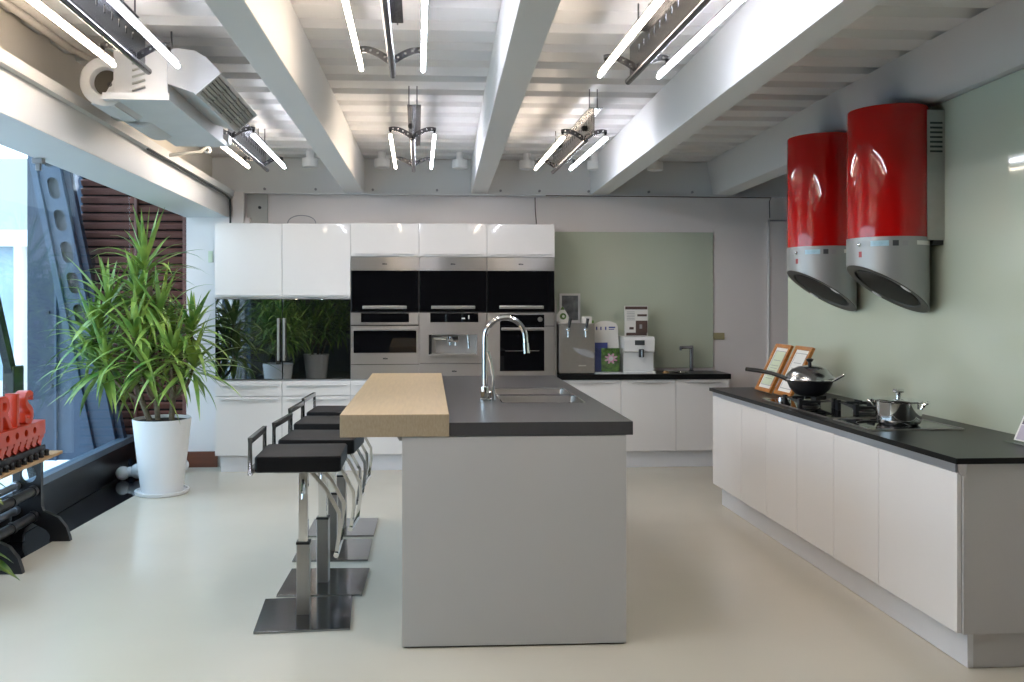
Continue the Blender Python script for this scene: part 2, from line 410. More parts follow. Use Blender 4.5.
# street outside
ex = B(-30,-2.77,-20,30,-.25,-.16).build('ground_outside', 'ext_ground'); struct(ex)
bd = thing('shop_building', 'pale cream building front across the yard seen through the left window', 'building', (-8,11,-.16))
B(-14,-4.43,11,11.3,2.4,3.28).build('wall', 'ext_wall', bd)
B(-14,-4.43,10.93,11.3,2.20,2.4).build('sign_band', 'paint', bd)
for x in (-4.905,-6.6,-8.5,-10.4): B(x,x+.085,10.9,11.1,-.16,2.2).build('pillar', 'paint', bd)
B(-14,-4.43,11.1,11.12,-.16,2.2).build('shop_window', 'ext_glass', bd)
B(-14,-4.43,11.02,11.1,.35,.55).build('window_rail', 'paint', bd)
B(-14,-4.43,11.04,11.1,-.16,.3).build('base_panel', 'ext_wall', bd)
hg = MB(); 
for i in range(60): hg.ball((-13.8+i*.155,10.6+random.uniform(-.05,.05),.05+random.uniform(0,.1)), .17+random.uniform(0,.05), seg=8)
tag(hg.build('hedge', 'hedge'), 'low green hedge in front of the pale building outside', 'hedge')
# small fitting under the edge of the left beam
fx = MB().box(-2.085,-2.03,4.84,4.885,2.272,2.30,bev=.003); fx.box(-2.07,-2.045,4.85,4.875,2.235,2.272,bev=.003)
tag(fx.build('beam_clip','ink_grey'),'small grey clip under the left ceiling beam above the leaning column','clip')

# ------------------------------------------------------------------ rear kitchen run
DF = 7.85                                          # plane of the doors
XB = [-1.80,-1.209,-.602,.011,.625,1.245]
def handle(x0,x1,z,parent,y=DF,m='alu',h=.011):
    o = MB().box(x0,x1,y-.026,y-.016,z-h,z+h,bev=.003)
    o.box(x0+.03,x0+.05,y-.018,y+.002,z-.006,z+.006); o.box(x1-.05,x1-.03,y-.018,y+.002,z-.006,z+.006)
    return o.build('handle', m, parent)
def lip_handle(x0,x1,z,parent,y=DF):
    o = MB().box(x0,x1,y-.020,y-.001,z-.003,z+.003,bev=.001); o.box(x0+(x1-x0)*.36,x0+(x1-x0)*.56,y-.022,y-.018,z-.014,z+.003)
    return o.build('handle', 'alu_pale', parent)
cab_lab = ['white two-drawer base cabinet under the left black fridge door beside the plant','white two-drawer base cabinet under the right black fridge door',
  'white two-drawer base cabinet under the steam oven behind the stools','white two-drawer base cabinet under the built-in coffee machine','white two-drawer base cabinet under the tall oven behind the island tap']
for i in range(5):
    x0,x1 = XB[i],XB[i+1]
    t = thing('base_cabinet', cab_lab[i], 'cabinet', ((x0+x1)/2,8.0,0), 'rear base cabinets')
    B(x0,x1,DF+.02,8.24 if i else 8.14,.15,.825).build('body','cab_body',t)
    dr = B(x0+.002,x1-.002,DF,DF+.019,.682,.815,bev=.002).build('drawer','cab',t); lip_handle(x0+.045,x1-.035,.775,dr)
    dr = B(x0+.002,x1-.002,DF,DF+.019,.152,.676,bev=.002).build('drawer','cab',t); lip_handle(x0+.045,x1-.035,.650,dr)
tag(B(-1.755,1.245,7.90,7.92,0,.15,bev=.001).build('plinth','toe'),'white plinth board under the rear drawers left of the island','plinth')
# low cabinets right of the ovens
XR = [1.262,1.853,2.364,2.862]
rl = ['white base cabinet under the twin-tap water dispenser','middle white base cabinet below the brochure holder and coffee maker','white base cabinet under the small rear sink at the worktop end']
for i in range(3):
    x0,x1 = XR[i],XR[i+1]
    t = thing('base_cabinet', rl[i], 'cabinet', ((x0+x1)/2,8.0,0), 'rear base cabinets')
    B(x0,x1,DF+.02,8.24,.15,.81).build('body','cab_body',t)
    dr = B(x0+.002,x1-.002,DF,DF+.019,.156,.808,bev=.002).build('door','cab',t); lip_handle(x0+.10,x1-.08,.782,dr)
tag(B(1.262,2.84,7.90,7.92,0,.15,bev=.001).build('plinth','toe'),'white plinth board under the rear cabinets right of the island','plinth')
wt = thing('worktop', 'thin black worktop with a small round sink along the back wall', 'worktop', (2.05,8.0,.81))
us=[1.25,2.30,2.34,2.54,2.58,2.872]; vs=[DF-.02,7.92,7.95,8.12,8.15,8.245]
MB().plate([1.2625,2.33,2.55,2.872],[DF-.02,7.93,8.12,8.245],{(1,1)},'xy',.812,.860).build('slab','counter',wt)
MB().lathe([(.098,.8645),(.090,.8645),(.080,.858),(.072,.83),(.02,.825)],(2.44,8.025,0),28,cap=False).build('basin','chrome',wt)
MB().plate([2.33,2.44-.075,2.44+.075,2.55],[7.93,8.025-.07,8.025+.07,8.12],{(1,1)},'xy',.855,.8612).build('basin_surround','counter',wt)
# rear tap
t = thing('rear_tap', 'slim dark chrome tap with straight spout beside the small rear sink', 'tap', (2.56,8.1,.861))
MB().lathe([(.026,.8612),(.026,.869),(.018,.873),(.018,1.09),(.016,1.105)],(2.60,8.14,0),16).build('body','dark_chrome',t)
MB().tube([(2.60,8.14,1.09),(2.50,8.06,1.092),(2.465,8.04,1.092)],.015,10).build('spout','dark_chrome',t)
MB().cyl((2.465,8.04,1.092),(2.465,8.04,1.065),.012,seg=12).build('nozzle','dark_chrome',t)
tag(MB().lathe([(.03,.861),(.034,.864),(.02,.880),(.006,.883)],(2.29,7.92,0),14).build('sink_stopper','plank'),'small brassy stopper lying on the black worktop left of the rear sink','stopper')
# wall cabinets
for i,lab in ((0,'tall white wall cabinet nearest the plant above the black fridge'),(1,'tall white wall cabinet right of centre seam above the black fridge')):
    x0,x1 = XB[i],XB[i+1]
    t = thing('wall_cabinet', lab, 'cabinet', ((x0+x1)/2,8.0,1.56), 'white wall cabinets')
    B(x0,x1,DF+.02,8.24 if i else 8.14,1.558,2.22).build('body','cab_body',t)
    dr = B(x0+.002,x1-.002,DF,DF+.019,1.560,2.222,bev=.002).build('door','cab',t); lip_handle(x0+.02,x1-.03,1.58,dr)
for i,lab in ((2,'short white flap cabinet above the steam oven column'),(3,'short white flap cabinet above the coffee machine column'),(4,'short white flap cabinet above the tall oven column')):
    x0,x1 = XB[i],XB[i+1]
    t = thing('wall_cabinet', lab, 'cabinet', ((x0+x1)/2,8.0,1.93), 'white wall cabinets')
    B(x0,x1,DF+.02,8.24,1.928,2.225).build('body','cab_body',t)
    dr = B(x0+.002,x1-.002,DF,DF+.019,1.930,2.227,bev=.002).build('door','cab',t); lip_handle(x0+.04,x1-.04,1.952,dr)
# black glass fridge
t = thing('refrigerator', 'wide black mirror glass fridge with two steel bar handles behind the plant', 'refrigerator', (-1.2,8.0,.827))
B(-1.80,-.604,DF+.02,8.14,.827,1.555).build('body','black',t)
for x0,x1,hx in ((-1.795,-1.207,-1.235),(-1.201,-.606,-1.185)):
    dr = B(x0,x1,DF-.002,DF+.019,.832,1.545,bev=.002).build('door','fglass',t)
    h = MB().box(hx-.011,hx+.011,DF-.05,DF-.035,1.0,1.375,bev=.004); h.box(hx-.008,hx+.008,DF-.04,DF,1.02,1.04); h.box(hx-.008,hx+.008,DF-.04,DF,1.335,1.355)
    h.build('handle','satin',dr)
B(-1.80,-.604,DF+.001,DF+.02,1.547,1.557).build('top_trim','grey_plastic',t)
# appliance columns
def mark(parent,x,z,y):          # small unreadable badge
    o = MB().box(x-.022,x-.006,y-.003,y,z-.006,z+.006); o.box(x-.004,x+.002,y-.003,y,z-.008,z+.009); o.box(x+.004,x+.02,y-.003,y,z-.006,z+.004)
    return o.build('badge','ink',parent)
up = ['black glass upper oven with steel fascia above the steam oven','black glass upper oven with steel fascia above the coffee machine','black glass upper oven with steel fascia above the tall oven']
for k,i in enumerate((2,3,4)):
    x0,x1 = XB[i],XB[i+1]
    t = thing('compact_oven', up[k], 'oven', ((x0+x1)/2,8.0,1.43), 'upper compact ovens')
    B(x0+.002,x1-.002,DF+.02,8.24,1.425,1.925).build('body','black',t)
    fa = B(x0+.003,x1-.003,DF,DF+.019,1.803,1.924,bev=.002).build('fascia','steel',t); mark(t,(x0+x1)/2,1.862,DF)
    dr = B(x0+.008,x1-.008,DF-.003,DF+.019,1.438,1.800,bev=.002).build('door','bglass',t)
    h = MB().box(x0+.11,x1-.11,DF-.05,DF-.03,1.458,1.486,bev=.004); h.box(x0+.14,x0+.16,DF-.035,DF,1.465,1.479); h.box(x1-.16,x1-.14,DF-.035,DF,1.465,1.479)
    h.build('handle','satin',dr)
# steam oven
x0,x1 = XB[2],XB[3]
t = thing('steam_oven','stainless steam oven with wide window left of the coffee machine','oven',(-.3,8,.96))
B(x0+.002,x1-.002,DF+.02,8.24,.962,1.424).build('body','black',t)
cp = B(x0+.003,x1-.003,DF,DF+.019,1.315,1.423,bev=.002).build('control_panel','steel',t)
B(-.508,-.079,DF-.004,DF,1.338,1.420).build('display','bglass',cp)
dr = MB().plate([x0+.003,-.575,-.012,x1-.003],[.962,1.062,1.262,1.305],{(1,1)},'xz',DF-.006,DF+.019).build('door','steel',t)
B(-.574,-.013,DF-.002,DF+.01,1.063,1.261).build('window','bglass',dr)
h = MB().box(-.575,-.022,DF-.045,DF-.028,1.266,1.289,bev=.004); h.box(-.55,-.53,DF-.03,DF-.005,1.27,1.285); h.box(-.06,-.04,DF-.03,DF-.005,1.27,1.285); h.build('handle','satin',dr)
mark(dr,-.29,1.012,DF-.006)
t = thing('warming_drawer','plain stainless warming drawer under the steam oven','drawer',(-.3,8,.83),'stainless warming drawers')
B(x0+.002,x1-.002,DF+.02,8.24,.827,.96).build('body','black',t); B(x0+.003,x1-.003,DF,DF+.019,.829,.956,bev=.003).build('front','steel',t)
# coffee machine
x0,x1 = XB[3],XB[4]
t = thing('built_in_coffee_machine','stainless built-in coffee machine with open spout niche in the middle column','coffee machine',(.3,8,.96))
B(x0+.002,x1-.002,DF+.2,8.24,.967,1.424).build('body','black',t)
MB().plate([x0+.003,.098,.535,x1-.003],[.967,1.04,1.225,1.423],{(1,1)},'xz',DF,DF+.019).build('front_panel','steel',t)
B(.112,.546,DF-.004,DF,1.338,1.420).build('display','bglass',t)
for a,b_ in ((.395,.425),(.455,.465)): MB().box(a,b_,DF-.006,DF-.004,1.366,1.378 if a<.4 else 1.40).build('display_mark','paper',t)
n = MB(); n.box(.09,.098,DF+.019,DF+.2,1.03,1.235); n.box(.535,.543,DF+.019,DF+.2,1.03,1.235); n.box(.09,.543,DF+.19,DF+.2,1.03,1.235); n.box(.09,.543,DF+.019,DF+.2,1.225,1.235); n.box(.09,.543,DF+.019,DF+.2,1.03,1.04)
n.build('niche','alu_pale',t)
B(.099,.125,DF+.01,DF+.18,1.045,1.224).build('dark_cheek','black',t)
sp = MB().box(.27,.37,DF+.05,DF+.15,1.155,1.21,bev=.006); sp.cyl((.295,DF+.08,1.155),(.295,DF+.08,1.125),.012,seg=10); sp.cyl((.345,DF+.08,1.155),(.345,DF+.08,1.125),.012,seg=10); sp.build('spout','chrome',t)
MB().tube([(.15,DF+.08,1.19),(.26,DF+.07,1.185)],.013,8).build('milk_pipe','chrome',t)
MB().tube([(.455,DF+.06,1.22),(.46,DF+.05,1.16),(.465,DF+.05,1.10)],.008,8).build('steam_wand','chrome',t)
B(.115,.53,DF-.03,DF+.15,1.030,1.052,bev=.003).build('drip_tray','satin',t)
B(.125,.165,DF+.08,DF+.15,1.06,1.19,bev=.005).build('side_valve','satin',t)
t = thing('warming_drawer','stainless warming drawer with small badge under the coffee machine','drawer',(.3,8,.83),'stainless warming drawers')
B(x0+.002,x1-.002,DF+.02,8.24,.827,.96).build('body','black',t); B(x0+.003,x1-.003,DF,DF+.019,.829,.960,bev=.003).build('front','steel',t); mark(t,.33,.895,DF)
# tall oven
x0,x1 = XB[4],XB[5]
t = thing('oven','tall stainless oven with black window and round knob behind the island tap','oven',(.93,8,.83))
B(x0+.002,x1-.002,DF+.02,8.24,.827,1.424).build('body','black',t)
MB().plate([x0+.003,.742,1.148,x1-.003],[.829,.893,1.405,1.423],{(1,1)},'xz',DF,DF+.019).build('frame','steel_v',t)
cp = B(.743,1.147,DF-.003,DF+.012,1.305,1.404).build('control_panel','bglass',t)
MB().cyl((1.108,DF-.003,1.362),(1.108,DF-.022,1.362),.022,.020,seg=18).build('knob','satin',cp)
dr = B(.743,1.147,DF-.006,DF+.012,.894,1.301,bev=.002).build('door','bglass',t)
h = MB().box(.752,1.143,DF-.05,DF-.033,1.264,1.289,bev=.004); h.box(.78,.80,DF-.035,DF-.004,1.27,1.284); h.box(1.095,1.115,DF-.035,DF-.004,1.27,1.284); h.build('handle','satin',dr)
B(1.149,x1-.003,DF-.001,DF,1.298,1.304).build('seam','ink',t)
B(.79,1.10,DF-.008,DF-.006,1.075,1.079).build('rack_line','satin',dr)
# dark filler between ovens and worktop
tag(B(1.246,1.261,DF+.0,8.24,.0,1.55).build('side_panel','steel_v'),'narrow steel side panel closing the oven column beside the black worktop','panel')

# green glass panels
tag(B(1.30,2.844,8.236,8.249,.886,2.19,bev=.002).build('glass_splashback','gglass'),'pale green glass splashback on the back wall above the black worktop','splashback')
tag(MB().hexa([(2.885,-1.0,.862),(2.899,-1.0,.862),(2.899,6.63,.862),(2.885,6.63,.862),(2.885,-1.0,2.752),(2.899,-1.0,2.752),(2.899,6.63,2.572),(2.885,6.63,2.572)],bev=.002).build('glass_splashback','gglass'),'pale green glass splashback on the right wall behind the red hoods','splashback')
t = thing('wall_switch','olive socket plate on the white wall right of the rear glass splashback','switch',(2.9,8.24,1.19))
B(2.848,2.958,8.238,8.249,1.156,1.222,bev=.003).build('plate','olive',t); B(2.87,2.935,8.234,8.238,1.175,1.203,bev=.002).build('rocker','olive',t)
t = thing('wall_switch','pale green switch plate on the left white wall beside the tall wall cabinet','switch',(-1.9,8.14,1.93))
B(-1.925,-1.885,8.138,8.149,1.885,1.99,bev=.003).build('plate','paper_green',t); B(-1.915,-1.895,8.134,8.138,1.91,1.965,bev=.002).build('rocker','paper_green',t)

# objects on the rear worktop
ZT = .861
t = thing('water_dispenser','stainless countertop water dispenser with two black-handled taps beside the ovens','dispenser',(1.47,8.0,ZT))
B(1.315,1.635,7.86,8.15,ZT,ZT+.010).build('base','black',t)
B(1.31,1.638,7.85,8.16,ZT+.008,1.325,bev=.006).build('body','satin',t)
for x in (1.385,1.545):
    tp = MB(); tp.cyl((x,7.85,1.27),(x,7.80,1.265),.012,seg=12); tp.cyl((x,7.795,1.285),(x,7.79,1.20),.013,.008,seg=12); tp.ball((x,7.797,1.27),.02,seg=12)
    tp = tp.build('tap','chrome',t)
    MB().cyl((x+.008,7.795,1.285),(x+.02,7.80,1.37),.010,.015,seg=12).build('tap_handle','black',tp)
place2d('leaf_print',curve_mesh('leaf_print',[[(-.12,.05),(-.06,.035),(.02,.025),(.088,-.005),(.088,-.055),(.03,-.045),(-.05,-.015),(-.095,.02)]],.0008),'ink_grey',t,(1.55,7.849,1.06),(1,0,0),(0,0,1))
B(1.49,1.56,7.848,7.85,.935,.945).build('maker_mark','paper',t)
# framed picture on the dispenser
t = thing('framed_picture','grey framed dark photograph standing on top of the water dispenser','picture',(1.42,8.08,1.325))
MB().plate([1.325,1.345,1.50,1.52],[1.326,1.35,1.58,1.60],{(1,1)},'xz',8.07,8.09).build('frame','alu_pale',t)
B(1.345,1.50,8.078,8.088,1.35,1.58).build('print','photo',t)
MB().hexa([(1.40,8.09,1.327),(1.44,8.09,1.327),(1.44,8.13,1.327),(1.40,8.13,1.327),(1.40,8.088,1.48),(1.44,8.088,1.48),(1.44,8.092,1.48),(1.40,8.092,1.48)]).build('strut','ink_grey',t)
# water drop card
dl = [(.0,.155),(.03,.11),(.055,.07),(.062,.04),(.05,.012),(.03,0),(-.03,0),(-.05,.012),(-.062,.04),(-.055,.07),(-.03,.11)]
t = thing('drop_shaped_card','white drop-shaped card with a green mark on the water dispenser','card',(1.36,7.95,1.325))
place2d('card',curve_mesh('card',[dl],.004),'paper',t,(1.358,7.95,1.326),(1,0,0),(0,0,1))
place2d('green_mark',curve_mesh('green_mark',[circ(.005,.062,.03,16),circ(.008,.062,.013,12)],.001),'leafprint',t,(1.358,7.944,1.326),(1,0,0),(0,0,1))
place2d('green_tip',curve_mesh('green_tip',[[(-.0,.154),(.02,.122),(-.02,.122)]],.001),'leafprint',t,(1.358,7.944,1.326),(1,0,0),(0,0,1))
t = thing('small_box','small white tissue box on the right end of the water dispenser','box',(1.56,7.97,1.325))
B(1.515,1.60,7.93,8.0,1.3255,1.385,bev=.004).build('body','paper',t); B(1.585,1.62,7.935,7.96,1.3255,1.35,bev=.002).build('green_tab','leafprint',t)
# brochure holder
t = thing('brochure_holder','white arched countertop brochure holder between dispenser and coffee maker','holder',(1.76,7.98,ZT))
back = [(1.645,.875),(1.900,.875),(1.895,1.10),(1.885,1.29),(1.87,1.32),(1.82,1.34),(1.77,1.345),(1.72,1.34),(1.67,1.32),(1.645,1.29)]
place2d('back_board',curve_mesh('back_board',[back],.004),'paper',t,(0,8.0,0),(1,0,0),(0,0,1))
B(1.645,1.900,7.86,8.03,ZT,ZT+.014,bev=.002).build('base','white',t)
pk=MB().box(1.645,1.900,7.862,7.868,.875,1.10); pk.box(1.643,1.647,7.866,7.996,.875,1.10); pk.box(1.898,1.902,7.866,7.996,.875,1.10); pk.build('pocket','acrylic',t)
hd = MB()
for x in (1.68,1.72,1.765): hd.box(x,x+.012,7.992,7.996,1.26,1.29)
hd.box(1.80,1.86,7.992,7.996,1.277,1.29); hd.box(1.80,1.85,7.992,7.996,1.262,1.269); hd.build('heading','ink_blue',t)
t = thing('brochure','blue leaflet at the back of the white brochure holder','brochure',(1.70,7.95,.90))
B(1.66,1.78,7.952,7.958,.876,1.145).build('cover','ink_blue',t)
t = thing('brochure','brochure with pink flower and green leaves in the brochure holder','brochure',(1.78,7.9,.90))
B(1.71,1.88,7.900,7.906,.880,1.095).build('cover','leafprint',t)
fl=[]
for k in range(24):
    r=.062 if k%3 else .032
    fl.append((math.cos(2*PI*k/24)*r, math.sin(2*PI*k/24)*r*.8))
place2d('flower',curve_mesh('flower',[fl],.0006),'pink',t,(1.80,7.899,1.0),(1,0,0),(0,0,1))
place2d('flower_heart',curve_mesh('flower_heart',[circ(0,0,.022,12)],.0006),'paper',t,(1.80,7.898,1.0),(1,0,0),(0,0,1))
# white coffee maker
t = thing('coffee_maker','white countertop coffee maker with black spout on the rear worktop','coffee maker',(2.05,7.98,ZT))
sd=[(7.90,ZT+.02),(7.90,1.05),(7.86,1.07),(7.85,1.17),(7.87,1.20),(8.15,1.20),(8.15,ZT+.02)]
MB().prism(sd,'x',1.915,2.195).build('body','white',t)
B(1.905,2.205,7.84,8.15,ZT,ZT+.022,bev=.006).build('drip_tray','white',t)
B(2.01,2.10,7.847,7.852,1.125,1.17,bev=.002).build('display','ink',t)
sp=MB().box(2.045,2.09,7.82,7.86,1.015,1.09,bev=.008); sp=sp.build('spout','black',t); MB().cyl((2.067,7.815,1.02),(2.067,7.815,1.085),.008,seg=10).build('spout_trim','chrome',sp)
B(1.915,2.195,7.845,7.85,1.055,1.06).build('seam','ink_grey',t)
# poster
t = thing('poster_card','brown and white poster of a coffee machine standing on the coffee maker','poster',(2.04,8.05,1.2))
B(1.935,2.155,8.05,8.06,1.201,1.483).build('board','paper',t)
o=MB().box(1.94,2.15,8.046,8.05,1.45,1.478); o.box(1.95,2.145,8.046,8.05,1.206,1.232); o.box(2.055,2.145,8.046,8.05,1.385,1.405); o.box(2.04,2.15,8.045,8.0495,1.232,1.345); o.box(1.98,2.02,8.046,8.05,1.262,1.285); o.build('print','ink_brown',t)
o=MB()
for z in (1.425,1.41,1.395,1.38,1.365,1.35): o.box(1.955,2.03,8.047,8.05,z,z+.004)
o.box(2.075,2.10,8.044,8.046,1.27,1.31); o.build('text_lines','ink_grey',t)

for o in COL.objects:
    if o.parent is None and o.name.split('.')[0] in ('brochure_holder','brochure','coffee_maker','water_dispenser','drop_shaped_card'): o.location.x -= .028

# ------------------------------------------------------------------ island
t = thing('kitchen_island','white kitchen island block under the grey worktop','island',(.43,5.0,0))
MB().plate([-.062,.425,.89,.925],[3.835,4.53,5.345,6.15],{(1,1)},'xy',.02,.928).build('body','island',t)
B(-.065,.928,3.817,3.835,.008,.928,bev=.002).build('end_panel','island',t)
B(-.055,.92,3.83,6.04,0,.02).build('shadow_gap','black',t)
t = thing('island_worktop','dark grey stone worktop with cut-out on the white island','worktop',(.55,5,.93))
SX0,SX1 = .44,.875
MB().plate([.142,SX0,SX1,.957],[3.815,4.545,4.925,4.965,5.33,6.24],{(1,1),(1,3)},'xy',.931,.990).build('slab','stone',t)
t = thing('breakfast_bar','thick light maple block worktop overhanging the left side of the island','worktop',(-.1,5,.93))
B(-.336,.1415,3.815,6.03,.9285,1.028,bev=.003).build('block','wood',t)
B(-.335,.1405,3.8115,3.8148,.930,1.0265,bev=.0008).build('shaded_end_face','shaded_end_grain',t)  # thin front veneer carrying painted shade along with the end grain
t = thing('bar_bracket','small steel bracket under the maple breakfast bar beside the island','bracket',(-.1,4.0,.88))
MB().prism([(-.115,.928),(-.066,.928),(-.066,.875),(-.085,.875)],'y',4.05,4.09).build('bracket','steel',t)
# sink
t = thing('island_sink','stainless double-bowl sink set in the grey island worktop','sink',(.65,4.9,.8))
for y0,y1 in ((4.545,4.925),(4.965,5.33)):
    b=MB(); r=[]
    for off,z in ((.003,.985),(.014,.80),(.05,.785)):
        r.append([(x,y,z) for x,y in rrect(SX0+off,SX1-off,y0+off,y1-off,.02 if off<.02 else .03,4)])
    b.loft(r,cap=False); n=len(r[-1])
    b._face([v for v in list(b.bm.verts)[-n:]])
    o=b.build('bowl','steel',t,normals=True)
    rim=MB().loft([[(x,y,z) for x,y in rrect(SX0-q,SX1+q,y0-q,y1+q,.022,4)] for q,z in ((-.001,.97),(-.001,.9915),(.005,.9915),(.005,.9905))],cap=False); rim.build('rim','chrome',t)
    MB().lathe([(.038,.789),(.034,.793),(.012,.791)],((SX0+SX1)/2,(y0+y1)/2,0),18).build('drain','chrome',t)
# tap
fx_,fy_=.355,4.66
t = thing('island_tap','tall chrome gooseneck tap with side lever at the island sink','tap',(fx_,fy_,.99))
MB().lathe([(.030,.9905),(.030,1.0),(.024,1.005),(.024,1.06),(.021,1.065)],(fx_,fy_,0),22).build('base','chrome',t)
pts=[(fx_,fy_,1.0)]+[(fx_,fy_,1.0+.0325*i) for i in range(1,11)]
R_=.108
for i in range(1,20):
    a=PI-PI*i/19*1.02
    pts.append((fx_+R_+R_*math.cos(a),fy_-.01*i/19,1.325+R_*1.02*math.sin(a)))
pts.append((pts[-1][0]+.002,fy_-.012,1.30))
MB().tube(pts,.0145,14).build('spout','chrome',t)
e=pts[-1]; MB().cyl(e,(e[0]+.004,e[1],e[2]-.055),.0165,.0175,seg=16).build('spray_head','chrome',t)
lv_=MB().cyl((fx_+.015,fy_,1.03),(fx_+.038,fy_-.01,1.035),.014,seg=14); lv_.tube([(fx_+.040,fy_-.01,1.02),(fx_+.043,fy_-.012,1.12),(fx_+.030,fy_-.015,1.19),(fx_+.014,fy_-.015,1.255)],.0095,10); lv_.cyl((fx_+.040,fy_-.01,.991),(fx_+.040,fy_-.01,1.05),.0145,seg=14)
lv_.build('lever','chrome',t)

for o in list(COL.objects):
    if o.name.split('.')[0] in ('kitchen_island','island_worktop','breakfast_bar','bar_bracket','island_sink','island_tap') and o.parent is None:
        a=math.radians(-.7); v=Vector(o.location)-Vector((.4,3.82,0))
        o.location=Vector((.4-.004,3.82,0))+Matrix.Rotation(a,3,'Z')@v; o.rotation_euler.z=a
# ------------------------------------------------------------------ bar stools
def stool(label):
    X,Y=-.535,4.265
    t=thing('bar_stool',label,'stool',(X,Y,0),'bar stools along the island')
    B(X-.22,X+.22,Y-.225,Y+.225,.001,.012,bev=.002).xform(Matrix.Translation((X-.008,Y,0)) @ Matrix.Rotation(math.radians(3),4,'Z') @ Matrix.Translation((-X,-Y,0))).build('base_plate','polished',t)
    PX_=X-.018
    B(PX_-.031,PX_+.031,Y-.031,Y+.031,.012,.355,bev=.003).build('lower_post','steel_v',t)
    po=B(PX_-.023,PX_+.023,Y-.023,Y+.023,.355,.72,bev=.003).build('upper_post','chrome',t)
    B(PX_-.033,PX_+.033,Y-.033,Y+.033,.350,.362,bev=.002).build('collar','black',po)
    MB().tube([(PX_,Y-.02,.66),(PX_+.004,Y-.06,.64),(PX_+.004,Y-.085,.58)],.006,8).build('lift_lever','chrome',t)
    B(X-.14,X+.10,Y-.12,Y+.12,.712,.728,bev=.004).build('seat_plate','steel',t)
    # padded seat with slightly crowned top
    s_=MB(); x0,x1,y0,y1=X-.222,X+.178,Y-.185,Y+.19
    rings=[]
    for off,z in ((.006,.728),(.0,.734),(.0,.795),(.005,.802),(.03,.805),(.10,.806)):
        rings.append([(x,y,z) for x,y in rrect(x0+off,x1-off,y0+off,y1-off,.016 if off<.05 else .01,4)])
    s_.loft(rings); s_.build('seat','leather',t)
    w=.020; xb=X-.238
    lp=[(xb,Y-.195,.733),(xb,Y-.195,.880),(xb,Y+.19,.880),(xb,Y+.19,.733)]
    MB().bar(lp,w,w,closed=True,up=(1,0,0)).build('back_loop','dark_chrome',t)
    for dy in (-.15,.15): B(xb-.005,X-.1,Y+dy-.012,Y+dy+.012,.724,.734).build('seat_rail','steel',t)
    for dy in (-.115,.115):
        MB().bar([(X+.03,Y+dy,.722),(X+.10,Y+dy,.64),(X+.165,Y+dy,.52),(X+.168,Y+dy,.45),(X+.150,Y+dy,.325)],.018,.008,up=(0,1,0)).build('footrest_bar','chrome',t)
    MB().tube([(X+.150,Y-.13,.325),(X+.150,Y+.13,.325)],.013,10).build('foot_rail','chrome',t)
    return t
s0=stool('black leather bar stool nearest the camera, left of the maple bar')
dup(s0,(-.492,4.745,0),'second black leather bar stool in the row, right behind the nearest one',-.085)
dup(s0,(-.502,5.35,0),'third black leather bar stool in the row along the maple bar',-.06)
dup(s0,(-.492,5.885,0),'farthest black leather bar stool, closest to the rear drawers',-.07)

# ------------------------------------------------------------------ right-hand counter
RX=2.222
runs=[((3.461,4.075),['white end cabinet with one wide door at the near end of the hob counter',1]),((4.075,4.985),['white double-door cabinet under the saucepan and glass hob',2]),((4.985,5.854),['white double-door cabinet under the gas hob and wok',2]),((5.854,6.443),['white single-door cabinet at the far end of the hob counter by the frames',1])]
cuts=[(3.461,4.075),(4.075,4.53),(4.53,4.985),(4.985,5.425),(5.425,5.854),(5.854,6.443)]
ci=0
for (y0,y1),(lab,n) in runs:
    t=thing('base_cabinet',lab,'cabinet',(2.5,(y0+y1)/2,0),'hob counter cabinets')
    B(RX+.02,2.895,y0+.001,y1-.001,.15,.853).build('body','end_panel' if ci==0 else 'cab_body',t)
    for k in range(n):
        a,b=cuts[ci]; ci+=1
        B(RX,RX+.019,a+.0015,b-.0015,.152,.814,bev=.002).build('door','cab',t)
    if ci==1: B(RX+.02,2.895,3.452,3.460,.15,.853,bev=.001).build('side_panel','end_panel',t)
t=thing('plinth','white recessed plinth under the hob counter cabinets','plinth',(2.5,5,0))
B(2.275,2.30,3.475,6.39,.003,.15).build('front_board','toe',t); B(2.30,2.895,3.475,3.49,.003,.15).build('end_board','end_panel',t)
# finger-grip channel
t=thing('finger_grip_channel','blue-grey aluminium grip channel under the front edge of the hob worktop','trim',(2.23,5,.82))
MB().prism([(RX+.019,.816),(RX-.004,.816),(RX-.004,.853),(RX+.019,.853)],'y',3.468,6.43).build('channel','alu',t)
MB().prism([(RX-.005,.853),(RX+.03,.853),(RX+.03,.812),(RX+.02,.805),(RX+.006,.808),(RX-.005,.818)],'y',3.444,3.4515).build('end_cap','satin',t)
t=thing('hob_worktop','long black worktop carrying the two hobs along the green glass wall','worktop',(2.5,5,.84))
MB().hexa([(2.203,3.437,.854),(2.884,3.437,.854),(2.884,6.40,.854),(2.180,6.40,.854),(2.203,3.437,.879),(2.884,3.437,.879),(2.884,6.40,.879),(2.180,6.40,.879)],bev=.002).build('slab','counter',t)
